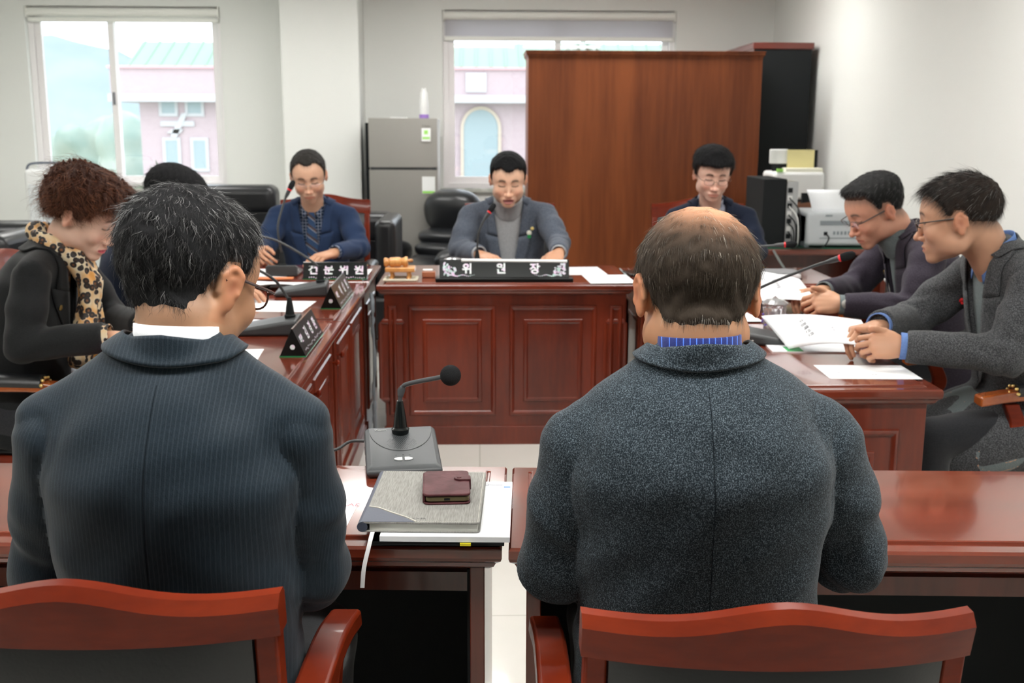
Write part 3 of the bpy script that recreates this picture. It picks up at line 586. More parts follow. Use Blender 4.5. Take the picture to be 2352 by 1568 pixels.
# chairman nameplate
e = thing('chairman_nameplate', 'long black nameplate inlaid with pearl flowers at the centre desk front edge', 'nameplate', (-.195, 4.775, TZ), 0, 'black desk nameplates')
MB().box(0, .612, 0, .085, 0, .02).obj('plinth', M_acr, e, bev=.005, seg=3)
MB().prism([(.012, .02), (.07, .02), (.05, .097), (.040, .097)], 'x', .018, .594).obj('plate_body', M_acr, e, bev=.0015)
al = math.atan2(.077, .028); MT = Matrix.Translation((.306, .012, .02))@Matrix.Rotation(al, 4, 'X')
for s_, x in (('위', -.165), ('원', -.015), ('장', .135)): text(s_, 'lettering', .050, M_pearl, e, MT@Matrix.Translation((x, .038, .0004)), off=.0016)
R = random.Random(9); fl_ = MB()
for side in (-1, 1):
    for k in range(60):
        u = R.random()**1.5; x = side*(.268-.05*u-.0*R.random()); y = .012+R.random()*.058*(1-u*.5)
        rr = R.uniform(.003, .0065); pts = [(x+rr*math.cos(a), y+rr*.7*math.sin(a)) for a in np.linspace(0, 2*PI, 6, endpoint=False)+R.random()]
        fl_.prism(pts, 'z', 0, .0005)
    for k in range(15): x = side*(.25-.115*k/14); y = .010+.003*math.sin(k); rr = .0035*(1-k/20); fl_.prism([(x+rr*math.cos(a)*1.6, y+rr*math.sin(a)) for a in np.linspace(0, 2*PI, 7, endpoint=False)], 'z', 0, .0005)
fl_.xf(MT); fl_.obj('flower_inlay', mat('pearl_flowers', (.55, .78, .72), .3, var=((55, 55, 55), (.85, .62, .85), 2, .40, .6)), e)
sc2 = thing('paper_scroll', 'long white rolled paper lying along the top edge of the chairman nameplate', 'paper', (-.08, 4.818, TZ+.097))
MB().lathe([(.003, 0), (.008, 0), (.0085, .47), (.003, .47)], (0, 0, -.004), (1, 0, -.010), 14).obj('roll', M_white, sc2, smooth=True)
# gavel set
M_beech = wood('beech_wood', (.52, .22, .06), (.68, .34, .11), (30, 30, 8), rough=.3, coat=.3)
o = MB(); M_lace = mat('cream_crochet', (.66, .63, .50), .95, bump=((250, 250, 250), .9, .004))
o.box(-.066, .066, -.05, .05, 0, .004)
for k in range(18):
    u = k/17*2-1
    for y in (-.052, .052): o.ball((u*.070, y, .005), .0075, 8)
for k in range(1, 12):
    for x in (-.070, .070): o.ball((x, -.052+.104*k/12, .005), .0075, 8)
o = o.obj('crochet_doily', M_lace, smooth=True, loc=(-.352, 4.865, TZ)); tag(o, 'cream crochet doily under the gavel block on the centre desk', 'doily')
gb = thing('gavel_block', 'small beech sounding block on four turned legs, standing on the crochet doily', 'gavel block', (-.354, 4.872, TZ+.0045))
MB().box(-.066, .066, -.045, .055, .034, .054).obj('block_top', M_beech, gb, bev=.004, seg=3)
for sx in (-.038, .038):
    for sy in (-.028, .035): MB().lathe([(.009, 0), (.011, .006), (.007, .018), (.009, .034)], (sx, sy, 0), (0, 0, 1), 14).obj('leg', M_beech, gb, smooth=True)
for sx in (-.035, .02): MB().ball((sx, -.012, .057), .008, 10).obj('rest_peg', M_beech, gb, smooth=True)
gv = thing('gavel', 'beech gavel head lying across the sounding block', 'gavel', (-.372, 4.862, TZ+.058+.023))
MB().lathe([(.001, -.055), (.018, -.054), (.022, -.047), (.016, -.034), (.0155, -.032), (.0215, -.026), (.0215, .018), (.0155, .024), (.018, .032), (.023, .045), (.021, .052), (.001, .053)], (0, 0, 0), (1, 0, .04), 24).obj('head', M_beech, gv, smooth=True)
MB().lathe([(.006, 0), (.008, .05), (.006, .12), (.009, .17), (.001, .175)], (0, .018, 0), (.35, 1, -.10), 14).obj('handle', M_beech, gv, smooth=True)
# crystal ashtray / lid by the chairman
M_crys = mat('cut_crystal', (.9, .9, .92), .08, trans=.75)
def crystal(label, loc, r, h, name, jar=False, group=None):
    e = thing(name, label, 'glassware', loc, 0, group); b = MB(); n = 16; rs = []
    prof = [(.6, 0), (.92, .08), (1, .35), (.96, .6), (1, .9), (.9, 1)] if jar else [(.5, 0), (.9, .1), (1, .5), (.85, .85), (.4, 1)]
    for i, (q, z) in enumerate(prof): rs.append([(r*q*(1+(.07 if (k+i) % 2 else -.03))*math.cos(2*PI*k/n), r*q*(1+(.07 if (k+i) % 2 else -.03))*math.sin(2*PI*k/n), h*z) for k in range(n)])
    b.rings(rs); b.obj('cut_glass_body', M_crys, e)
    return e
crystal('faceted crystal dish behind the left end of the chairman nameplate', (-.130, 5.33, TZ), .050, .046, 'crystal_dish')
o = MB().box(0, .062, 0, .045, 0, .028).obj('wooden_tray', mat('tray_wood', (.38, .14, .07), .35, coat=.3), bev=.004, loc=(-.262, 4.93, TZ)); tag(o, 'small wooden box between the gavel block and the nameplate', 'box')
o = MB().box(0, .045, 0, .03, 0, .008).obj('white_eraser', M_white, bev=.002, loc=(-.258, 4.94, TZ+.0282)); tag(o, 'white strip lying on the small wooden box by the gavel', 'paper')
j = crystal('cut crystal jar with violet pattern on the right side desk', (.997, 3.60, TZ), .038, .092, 'crystal_jar', True)
v = MB(); R = random.Random(2)
for k in range(22): a = R.uniform(0, 6.28); v.ball((.0385*math.cos(a), .0385*math.sin(a), R.uniform(.02, .06)), .005, 6)
v.obj('violet_pattern', mat('violet_glass', (.18, .14, .55), .2), j)
v = MB().lathe([(.001, .096), (.043, .093), (.044, .098), (.03, .108), (.012, .112), (.001, .122)], seg=14); v.obj('lid', M_crys, j)
crystal('cut crystal jar on the near left side desk, left of the microphone', (-.905, 3.95, TZ), .04, .07, 'crystal_jar', True)
# papers
LN = lambda n, u0, v0, dv, w_, m=None: [('ㅡ'*w_, u0, v0-i*dv, .007, m or M_ink2) for i in range(n)]
sheet('white sheet lying loose at the near end of the right side desk', (1.095, 2.975), (.255, .175), math.radians(-2), [('수정 예산안', .25, .45, .016, M_ink2), ('제안 설명', .5, .3, .01, M_ink2)])
sheet('white sheet at the right front corner of the centre desk', (.586, 4.885), (.205, .27), math.radians(3), [('회의 자료', .5, .7, .018, M_ink2)], group=None)
sheet('white sheet with a green edge behind the right end of the chairman nameplate', (.49, 5.17), (.20, .28), math.radians(4), [('의사 일정', .5, .7, .016, M_ink2)])
sheet('white notes lying flat before the chairman, behind his nameplate', (.10, 5.13), (.21, .28), 0, [('안건', .5, .7, .02, M_ink2)])
sheet('printed sheet with red lettering beside the arm of the pinstripe-suit man', (-.330, 1.873), (.21, .262), math.radians(-4), [('HAAE', .90, .62, .02, M_redink), ('울진군', .88, .72, .008, M_ink2), ('일시  장소', .88, .5, .007, M_ink2), ('참석  내용', .88, .42, .007, M_ink2)])
sheet('open white document under the hand of the writing man, bulging behind his nameplate', (-.66, 5.12), (.29, .22), 0, [('위원회', .5, .5, .014, M_ink2)], bend=lambda u, v: .022*math.sin(PI*min(1, u*1.2))*(.4+.6*v))
sheet('white writing paper under the pen, left of the black microphone', (-1.02, 5.08), (.28, .27), 0, [('메모', .5, .6, .014, M_ink2)], bend=lambda u, v: .004*math.sin(PI*u))
sheet('curled white sheet behind the microphone on the far left side desk', (-.84, 4.62), (.30, .21), math.radians(8), bend=lambda u, v: .006+.022*(1-v)*math.sin(PI*u)+.014*(1-u)**2)
sheet('white sheet lying flat on the far left side desk, in front of the crystal jar', (-.80, 4.14), (.30, .25), math.radians(-4), [('심사 보고서', .5, .7, .016, M_ink2)])
sheet('white booklet page just behind the nearest left desk microphone', (-.79, 3.74), (.15, .12), math.radians(10), bend=lambda u, v: .008*math.sin(PI*u))
sheet('large white sheet on the near left side desk, in front of the nearest microphone', (-.80, 3.10), (.297, .42), math.radians(4))
o = MB().box(0, .19, 0, .05, 0, .006).obj('orange_folder', mat('orange_card', (.75, .25, .10), .6), bev=.001, loc=(-1.03, 4.87, TZ)); tag(o, 'orange card strip on the corner desk left of the nameplate', 'card')
o = MB().box(0, .12, 0, .17, 0, .004).obj('phone', M_acr, bev=.002, loc=(-1.02, 4.60, TZ)); tag(o, 'black phone lying on the far left side desk near the orange strip', 'phone')
cs = thing('stamp_case', 'small violet oval case on the near left side desk behind the man\'s ear', 'case', (-.865, 3.93, TZ)); cs.location = (-.835, 3.62, TZ)
MB().lathe([(.001, 0), (.022, 0), (.024, .012), (.001, .014)], seg=20).obj('case_body', M_white, cs, smooth=True); MB().lathe([(.001, .0141), (.024, .0141), (.024, .022), (.001, .026)], seg=20).obj('case_lid', mat('violet_plastic', (.12, .10, .50), .3), cs, smooth=True)
# woman's things
bk = thing('thick_book', 'thick cream book under the hand of the woman in black', 'book', (-1.06, 3.13, TZ), math.radians(-3)); MB().box(0, .16, 0, .19, 0, .026).obj('page_block', mat('cream_pages', (.78, .77, .68), .8), bk, bev=.003); MB().box(-.002, .162, -.002, .192, 0, .003).obj('cover', M_plast, bk)
ph = thing('smartphone', 'black smartphone with a lit pink screen at the desk edge before the woman', 'phone', (-1.06, 3.00, TZ), math.radians(-20)); MB().box(0, .075, 0, .14, 0, .008).obj('phone_body', M_acr, ph, bev=.003)
MB().box(.006, .069, .008, .132, .0081, .0086).obj('phone_screen', mat('lit_screen', (.3, .1, .2), .2, emit=(.8, .25, .45), es=.8), ph)
# staff notebook on the right corner desk
nb = thing('open_notebook', 'grey notebook lying open on the right corner desk', 'notebook', (1.17, 4.86, TZ), math.radians(3)); M_gcov = mat('grey_cover', (.22, .22, .23), .7)
MB().box(0, .30, 0, .21, 0, .004).obj('cover', M_plast, nb); MB().box(.005, .295, .004, .205, .004, .02).obj('page_block', M_paper, nb, bev=.002); 
b = MB(); b.rings([[(x, y, .021+.012*math.sin(PI*min(1, (y)/.2))*(1-.2*(x/.3))) for x in np.linspace(.02, .30, 8)] for y in np.linspace(.02, .22, 8)], cap=False, closed=False); o = b.obj('turned_cover', M_gcov, nb, smooth=True); o.modifiers.new('s', 'SOLIDIFY').thickness = .003
o = MB().box(0, .075, 0, .15, 0, .009).obj('smartphone', M_acr, bev=.003, loc=(.70, 4.98, TZ), rot=(0, 0, math.radians(8))); tag(o, 'black smartphone at the left end of the right corner desk', 'phone')
# papers on right side desks (flat)
sheet('stack of flat papers under the bent sheet of the man in the charcoal blazer', (1.045, 3.34), (.28, .20), math.radians(-3), th=.004)
o = MB().box(0, .05, 0, .07, 0, .0006).obj('green_leaflet', mat('green_print', (.03, .35, .10), .6), loc=(.945, 3.245, TZ+.0042), rot=(0, 0, math.radians(-3))); tag(o, 'green printed corner peeking from under the papers on the right desk', 'leaflet')
sheet('white printed sheet lying under the held paper of the man with the wristwatch', (.88, 3.93), (.24, .30), math.radians(4), [('예산안', .55, .5, .03, M_ink2)])
# ------------------------------------------------------------------ planner, papers, wallet on the front desk
ang = math.radians(-2.6)
fp = sheet('stack of white sheets with a blue printed mark under the grey planner', (-.052, 1.842), (.215, .285), ang, [], th=.009)
text('▬', 'blue_mark', .012, mat('blue_print', (.05, .25, .75), .6), fp, Matrix.Translation((.098, .112, .0095)))
text('○━━', 'corner_mark', .012, M_ink2, fp, Matrix.Translation((.072, .122, .0095)))
bd_ = MB(); bd_.box(-.004, -.0035, 0, 0, 0, 0) if False else None
bf = thing('black_binder', 'thin black binder lying under the white sheets at the desk edge, yellow tab sticking out', 'binder', (-.185, 1.705, TZ), ang)
fp.location.z = TZ+.0065
MB().box(0, .225, .0, .05, 0, .006).box(.0, .20, .0, .27, 0, .006).obj('binder_cover', M_blkm, bf, bev=.001)
MB().box(.152, .170, -.0025, .02, .0008, .0055).obj('yellow_tab', mat('yellow_tab', (.85, .72, .02), .5), bf)
gp = thing('grey_planner', 'grey fabric planner with a navy corner and a ribbon, under the maroon wallet', 'planner', (-.196, 1.722, TZ+.0165), ang)
M_gfab = mat('grey_fabric', (.225, .22, .205), .9, spec=.2, bump=((90, 900, 900), .4, .001), var=((700, 40, 40), (.32, .315, .295), 2, .35, .65)); M_navy = mat('navy_leather', (.055, .065, .095), .5, bump=((300, 300, 300), .3, .0006))
cw, ch = .196, .272
MB().box(.012, cw-.004, .003, ch-.003, .002, .014).obj('page_block', mat('planner_pages', (.66, .66, .60), .8, bump=((2, 2, 3000), .5, .001)), gp)
cv = MB(); corner = lambda x, y, a0, r=.008: [(x+r*math.cos(a0+k*PI/8), y+r*math.sin(a0+k*PI/8)) for k in range(5)]
P = [(0, 0)]+corner(cw-.008, .008, -PI/2)+corner(cw-.008, ch-.008, 0)+[(0, ch)]
cv.prism(P, 'z', .014, .0175); cv.prism(P, 'z', -.0005, .002); cv.obj('cover', M_gfab, gp, bev=.0008)
MB().tube([(0, 0, .0085), (0, ch, .0085)], .0089, 14).obj('spine', M_navy, gp, smooth=True)
nc = [(0, .0005), (.088, .0005), (.068, .022), (.04, .045), (.018, .065), (0, .072)]
MB().prism(nc, 'z', .0174, .0181).obj('navy_corner', M_navy, gp)
MB().tube([(x+.002, y+.002, .0183) for x, y in nc[1:]], .0012, 6).obj('corner_piping', mat('pale_piping', (.6, .58, .52), .6), gp, smooth=True)
st_ = MB()
for k in range(46): x = .006+k*.0041; st_.box(x, x+.0026, .0035, .0044, .0174, .0180); st_.box(x, x+.0026, ch-.0044, ch-.0035, .0174, .0180)
for k in range(64): y = .006+k*.0041; st_.box(cw-.0044, cw-.0035, y, y+.0026, .0174, .0180)
st_.obj('stitching', mat('thread', (.62, .6, .55), .8), gp)
rg = MB()
for k in range(6): y = .02+k*.045 if k else .004; rg.tube([(.002+.006*math.cos(a), y, .0085+.006*math.sin(a)) for a in np.linspace(0, 2*PI, 14)], .001, 6)
rg.obj('binder_rings', M_chrome, gp)
rb = bez([(.018, .02, .0005), (.017, -.004, -.001), (.014, -.020, -.016), (.006, -.030, -.052), (.003, -.032, -.085)], 6); r_ = MB()
r_.rings([[(p.x-.0036, p.y, p.z), (p.x+.0036, p.y, p.z), (p.x+.0028, p.y-.0006, p.z), (p.x-.0028, p.y-.0006, p.z)] for p in rb]); r_.obj('ribbon', mat('silver_ribbon', (.8, .8, .8), .5), gp)
text('PLANNER', 'embossed_logo', .009, mat('emboss_grey', (.20, .2, .19), .7), gp, Matrix.Translation((.085, .018, .0176)))
wl = thing('wallet_phone_case', 'worn maroon leather wallet case holding a phone, on the grey planner', 'wallet', (-.098, 1.800, TZ+.0345), ang+math.radians(5))
M_maroon = mat('maroon_leather', (.060, .013, .016), .55, spec=.25, bump=((110, 110, 110), .35, .0012), var=((30, 30, 30), (.10, .03, .034), 4, .4, .65))
w_, h_ = .082, .132
Pw = corner(.010, .010, PI, .010)+corner(w_-.010, .010, -PI/2, .010)+corner(w_-.010, h_-.010, 0, .010)+corner(.010, h_-.010, PI/2, .010)
MB().prism(Pw, 'z', 0, .003).obj('back_cover', M_maroon, wl, bev=.001); MB().prism(Pw, 'z', .0145, .019).obj('front_cover', M_maroon, wl, bev=.0018, seg=3)
MB().box(-.0015, .004, .008, h_-.008, .0005, .0185).obj('spine', M_maroon, wl, bev=.002, seg=3)
Pp = [(x*.94+.003, y*.965+.003) for x, y in Pw]; pb = MB().prism(Pp, 'z', .004, .0135).obj('phone_body', mat('gold_phone', (.20, .17, .09), .35, .6), wl, bev=.002, seg=3)
MB().box(.036, .046, .0022, .0045, .007, .0105).obj('charging_port', M_acr, pb)
Ps = [(w_+.002, .094), (.064, .094), (.058, .091), (.055, .086), (.055, .080), (.058, .075), (.064, .072), (w_+.002, .072)]
MB().prism(Ps, 'z', .019, .0218).obj('clasp_strap', M_maroon, wl, bev=.001); MB().box(w_-.001, w_+.003, .072, .094, .002, .0215).obj('strap_side', M_maroon, wl, bev=.001)
MB().lathe([(.004, 0), (.004, .0008), (.001, .0012)], (.064, .083, .0218), (0, 0, 1), 14).obj('snap_button', M_maroon, wl, smooth=True)
# cord bundle between the left desk and the centre desk
o = MB(); P = bez([(-.475, 4.74, .70), (-.468, 4.72, .62), (-.470, 4.72, .58), (-.466, 4.72, .5), (-.468, 4.72, .3), (-.470, 4.72, .2), (-.468, 4.72, .12), (-.47, 4.72, .01)], 8)
o.tube(P, [.005 if 8 < i < 40 else .009 for i in range(len(P))], 8); o.tube([(p.x+.008*math.sin(i*.5), p.y+.006*math.cos(i*.5), p.z) for i, p in enumerate(P)], .004, 6)
o = o.obj('cable_bundle', mat('grey_sleeve', (.16, .18, .20), .5), smooth=True); tag(o, 'grey twisted cable bundle hanging between the left desks and the centre desk', 'cable')
# chairs
chair('wooden armchair in the foreground left, under the man in the pinstripe suit', (-.450, 1.215, 0), math.radians(-2), w=.45, zt=.905, hump=.028, crest=.052, seat=.45, d=.45, lean=.06, nails=False, armz=.655, aoff=-.008)
chair('wooden armchair in the foreground right, under the man in grey tweed', (.352, 1.235, 0), math.radians(-1), w=.464, zt=.862, hump=.026, crest=.056, seat=.45, d=.45, lean=.06, nails=False, armz=.625)
chair('wooden armchair behind the chairman, barely showing at his shoulder', (.17, 6.02, 0), PI, w=.50, zt=1.0)
chair('wooden armchair of the writing man, its red-brown corner at his shoulder', (-.86, 6.08, 0), PI, w=.50, zt=1.015)
chair('wooden armchair of the man with the navy tie, before the wooden cabinet', (1.22, 6.0, 0), PI, w=.52, zt=1.0)
chair('armchair of the woman in black, its padded arm with brass nails showing', (-1.60, 3.42, 0), -PI/2, w=.50, zt=.92, armz=.655)
chair('armchair of the black-haired person, hidden behind the woman', (-1.72, 4.28, 0), -PI/2, w=.50, zt=.92)
chair('armchair at the right edge, its curved wooden arm with brass nails showing', (1.86, 3.27, 0), PI/2, w=.50, zt=.92, armz=.655)
chair('dark armchair of the man with the wristwatch', (1.93, 4.15, 0), PI/2, w=.50, zt=.96)

M_teal = mat('teal_fabric', (.10, .34, .36), .85, var=((40, 40, 40), (.20, .48, .48), 4, .4, .6)); M_cream = mat('cream_edge', (.72, .70, .60), .8)
for nm_, lb, x0, x1, y0, y1 in (('seat_cushion', 'teal and cream cushion on the chair of the woman in black', -1.58, -1.20, 3.20, 3.62), ('seat_cushion', 'teal and cream cushion on the chair at the right edge', 1.44, 1.84, 3.06, 3.48)):
    e = thing(nm_, lb, 'cushion', (x0, y0, .461)); MB().box(0, x1-x0, 0, y1-y0, 0, .016).obj('cream_side', M_cream, e, bev=.006); MB().box(.006, x1-x0-.006, .006, y1-y0-.006, .016, .026).obj('teal_cover', M_teal, e, bev=.005)
# ================================================================== sculpting fields for the figures
f32 = np.float32
class Field:
    def __init__(s, lo, hi, h):
        s.h = h; s.lo = np.array(lo, float); s.n = np.maximum(3, np.ceil((np.array(hi, float)-s.lo)/h).astype(int)+1)
        s.ax = [(s.lo[i]+h*np.arange(s.n[i])).astype(f32) for i in range(3)]; s.d = np.full(s.n, .5, f32)
    def sl(s, lo, hi):
        r = []
        for i in range(3):
            a = max(0, int((lo[i]-s.lo[i])/s.h)); b = min(s.n[i], int((hi[i]-s.lo[i])/s.h)+2)
            if b <= a: return None, None
            r.append(slice(a, b))
        return tuple(r), (s.ax[0][r[0]][:, None, None], s.ax[1][r[1]][None, :, None], s.ax[2][r[2]][None, None, :])
    def op(s, fn, lo, hi, k=.01, mode='add', pad=None):
        m = (pad if pad is not None else k+3*s.h)
        sl, X = s.sl([l-m for l in lo], [q+m for q in hi])
        if sl is None: return s
        v = fn(*X).astype(f32); d = s.d[sl]; v = np.broadcast_to(v, d.shape)
        if mode == 'add':
            if k > 0: g = np.maximum(k-np.abs(d-v), 0)/k; d = np.minimum(d, v)-g*g*k*.25
            else: d = np.minimum(d, v)
        elif mode == 'sub':
            v = -v
            if k > 0: g = np.maximum(k-np.abs(d-v), 0)/k; d = np.maximum(d, v)+g*g*k*.25
            else: d = np.maximum(d, v)
        elif mode == 'off': d = d+v
        s.d[sl] = d; return s
    def ell(s, c, r, k=.01, mode='add', rot=None):
        c = [float(q) for q in c]; R = max(r)
        def fn(x, y, z):
            x = x-f32(c[0]); y = y-f32(c[1]); z = z-f32(c[2])
            if rot is not None:
                q = np.array(rot.transposed(), f32); x, y, z = q[0, 0]*x+q[0, 1]*y+q[0, 2]*z, q[1, 0]*x+q[1, 1]*y+q[1, 2]*z, q[2, 0]*x+q[2, 1]*y+q[2, 2]*z
            a = np.sqrt((x/r[0])**2+(y/r[1])**2+(z/r[2])**2); b = np.sqrt((x/r[0]**2)**2+(y/r[1]**2)**2+(z/r[2]**2)**2)
            return a*(a-1)/np.maximum(b, 1e-6)
        e = [R]*3 if rot is not None else r
        return s.op(fn, [c[i]-e[i] for i in range(3)], [c[i]+e[i] for i in range(3)], k, mode)
    def cone(s, a, b, ra, rb, k=.01, mode='add', flat=None):
        a = np.array([float(q) for q in a]); b = np.array([float(q) for q in b]); ab = b-a; L2 = float(ab@ab)+1e-12; R = max(ra, rb)
        def fn(x, y, z):
            px, py, pz = x-f32(a[0]), y-f32(a[1]), z-f32(a[2]); t = np.clip((px*f32(ab[0])+py*f32(ab[1])+pz*f32(ab[2]))/f32(L2), 0, 1)
            return np.sqrt((px-t*f32(ab[0]))**2+(py-t*f32(ab[1]))**2+(pz-t*f32(ab[2]))**2)-(ra+(rb-ra)*t)
        return s.op(fn, np.minimum(a, b)-R, np.maximum(a, b)+R, k, mode)
    def loft(s, st, n=2.4, k=.02, mode='add'):
        """st rows: z, half width, half depth, y offset (x offset 0)"""
        st = np.array(st, float)
        zz = s.ax[2]; kw = max(1, int(.035/s.h)); sm_ = lambda v: np.convolve(np.pad(v, kw, mode='edge'), np.hanning(2*kw+3)[1:-1]/np.hanning(2*kw+3).sum(), 'valid')
        a, b, y0 = [sm_(np.interp(zz, st[:, 0], st[:, i])).astype(f32)[None, None, :] for i in (1, 2, 3)]
        def fn(x, y, z):
            i0 = int(round((float(z.ravel()[0])-float(zz[0]))/s.h)); sl = slice(i0, i0+z.shape[2]); A, B, Y0 = a[..., sl], b[..., sl], y0[..., sl]
            f = ((np.abs(x)/A)**n+(np.abs(y-Y0)/B)**n)**(1/n); d = (f-1)*np.minimum(A, B)
            return np.maximum(d, np.maximum(z-f32(st[-1, 0]), f32(st[0, 0])-z))
        R = max(st[:, 1].max(), st[:, 2].max()+abs(st[:, 3]).max())
        return s.op(fn, (-R, -R, st[0, 0]), (R, R, st[-1, 0]), k, mode, pad=.05)
    def mesh(s, smooth=1):
        d = s.d; S = d < 0; n = s.n; c = [n[i]-1 for i in range(3)]
        acc = np.zeros((*c, 3), f32); cnt = np.zeros(c, f32)
        rngs = [(0, 0), (0, 1), (1, 0), (1, 1)]
        for ax in range(3):
            o1, o2 = [i for i in range(3) if i != ax]
            A = [slice(None)]*3; B = [slice(None)]*3; A[ax] = slice(0, -1); B[ax] = slice(1, None)
            da, db = d[tuple(A)], d[tuple(B)]; cr = (da < 0) != (db < 0); t = np.where(cr, da/np.where(cr, da-db, 1), 0).astype(f32)
            for u, v in rngs:
                q = [slice(None)]*3; q[o1] = slice(u, c[o1]+u); q[o2] = slice(v, c[o2]+v); q = tuple(q)
                m = cr[q].astype(f32); cnt += m; acc[..., ax] += t[q]*m; acc[..., o1] += u*m; acc[..., o2] += v*m
        act = cnt > 0; idx = np.full(c, -1, np.int64); idx[act] = np.arange(act.sum())
        ijk = np.argwhere(act); P = (ijk+acc[act]/cnt[act][:, None])*s.h+s.lo
        F = []
        for ax in range(3):
            o1, o2 = [(1, 2), (2, 0), (0, 1)][ax]
            A = [slice(None)]*3; B = [slice(None)]*3; A[ax] = slice(0, -1); B[ax] = slice(1, None)
            a_, b_ = S[tuple(A)], S[tuple(B)]; cr = a_ != b_
            for q in (o1, o2):
                w = [slice(None)]*3; w[q] = 0; cr = cr.copy(); cr[tuple(w)] = False; w[q] = -1; cr[tuple(w)] = False
            e = np.argwhere(cr); fl = a_[cr]
            def I(d1, d2): g = e.copy(); g[:, o1] -= d1; g[:, o2] -= d2; return idx[g[:, 0], g[:, 1], g[:, 2]]
            Q = np.stack([I(1, 1), I(0, 1), I(0, 0), I(1, 0)], 1); Q[~fl] = Q[~fl][:, ::-1]; F.append(Q)
        F = np.concatenate(F); F = F[(F >= 0).all(1)]
        for _ in range(smooth):
            acc = np.zeros_like(P); cn = np.zeros(len(P))
            for i in range(4): a, b = F[:, i], F[:, (i+1) % 4]; np.add.at(acc, a, P[b]); np.add.at(acc, b, P[a]); np.add.at(cn, a, 1); np.add.at(cn, b, 1)
            P = P*.5+.5*acc/np.maximum(cn, 1)[:, None]
        return P, F
def ss(a, b, x): t = np.clip((x-a)/(b-a), 0, 1); return t*t*(3-2*t)
def np_mesh(name, P, F, mats, parent=None, col=None, u=None, mw=None, mi=None):
    """P (n,3), F (m,4) or list of arrays"""
    me = D.meshes.new(name); P = np.asarray(P, f32); F = np.asarray(F, np.int32)
    me.vertices.add(len(P)); me.vertices.foreach_set('co', P.ravel()); me.loops.add(F.size); me.loops.foreach_set('vertex_index', F.ravel())
    me.polygons.add(len(F)); me.polygons.foreach_set('loop_start', np.arange(len(F), dtype=np.int32)*F.shape[1])
    me.update(calc_edges=True)
    for m in (mats if isinstance(mats, (list, tuple)) else [mats]): me.materials.append(m)
    if mi is not None: me.polygons.foreach_set('material_index', np.asarray(mi, np.int32))
    if col is not None:
        a = me.color_attributes.new('Col', 'FLOAT_COLOR', 'POINT'); c = np.ones((len(P), 4), f32); c[:, :3] = col; a.data.foreach_set('color', c.ravel())
    if u is not None:
        a = me.attributes.new('u', 'FLOAT', 'POINT'); a.data.foreach_set('value', np.asarray(u, f32))
    me.shade_smooth(); o = D.objects.new(name, me); COL.objects.link(o)
    if parent: o.parent = parent
    if mw is not None: o.matrix_basis = mw
    return o
# ---- materials for people
def attr_mat(name, rough=.5, sss=0, bump=None, spec=.4, sheen=0, mul=1):
    m = mat(name, (.5, .5, .5), rough, sss=sss, bump=bump, spec=spec, sheen=sheen); nt = m.node_tree
    a = nt.nodes.new('ShaderNodeVertexColor'); a.layer_name = 'Col'; nt.links.new(a.outputs[0], nt.nodes['Principled BSDF'].inputs['Base Color']); return m
M_skin = attr_mat('skin', .48, sss=.12, bump=((260, 260, 260), .12, .0006), spec=.38)
M_hair = attr_mat('hair_strands', .42, spec=.3)
M_haircap = attr_mat('hair_mass', .75, spec=.12, bump=((500, 500, 160), .6, .002))
def cloth(name, c1, c2, sc, sheen=.2, rough=.85, bs=(700, 700, 700), b=.35, lo=.38, hi=.62, stripes=None, det=2):
    m = mat(name, c1, rough, sheen=sheen, spec=.15, bump=(bs, b, .001), var=(sc, c2, det, lo, hi)); nt = m.node_tree
    if stripes:   # (spacing, width, colour, mix)
        at = nt.nodes.new('ShaderNodeAttribute'); at.attribute_name = 'u'
        dv = nt.nodes.new('ShaderNodeMath'); dv.operation = 'DIVIDE'; dv.inputs[1].default_value = stripes[0]; nt.links.new(at.outputs['Fac'], dv.inputs[0])
        fr = nt.nodes.new('ShaderNodeMath'); fr.operation = 'FRACT'; nt.links.new(dv.outputs[0], fr.inputs[0])
        cp = nt.nodes.new('ShaderNodeMath'); cp.operation = 'COMPARE'; cp.inputs[1].default_value = .5; cp.inputs[2].default_value = stripes[1]; nt.links.new(fr.outputs[0], cp.inputs[0])
        ml = nt.nodes.new('ShaderNodeMath'); ml.operation = 'MULTIPLY'; ml.inputs[1].default_value = stripes[3]; nt.links.new(cp.outputs[0], ml.inputs[0])
        mx = nt.nodes.new('ShaderNodeMix'); mx.data_type = 'RGBA'; b_ = nt.nodes['Principled BSDF']; src = b_.inputs['Base Color'].links[0].from_socket
        nt.links.new(ml.outputs[0], mx.inputs[0]); nt.links.new(src, mx.inputs[6]); mx.inputs[7].default_value = (*stripes[2], 1); nt.links.new(mx.outputs[2], b_.inputs['Base Color'])
    return m
def Rm(yaw=0, pitch=0, roll=0):
    """yaw about z, pitch = chin down, roll = towards own right shoulder; degrees"""
    return Matrix.Rotation(math.radians(yaw), 3, 'Z')@Matrix.Rotation(-math.radians(pitch), 3, 'X')@Matrix.Rotation(math.radians(roll), 3, 'Y')
def RT(R, t): m = R.to_4x4(); m.translation = Vector(t); return m
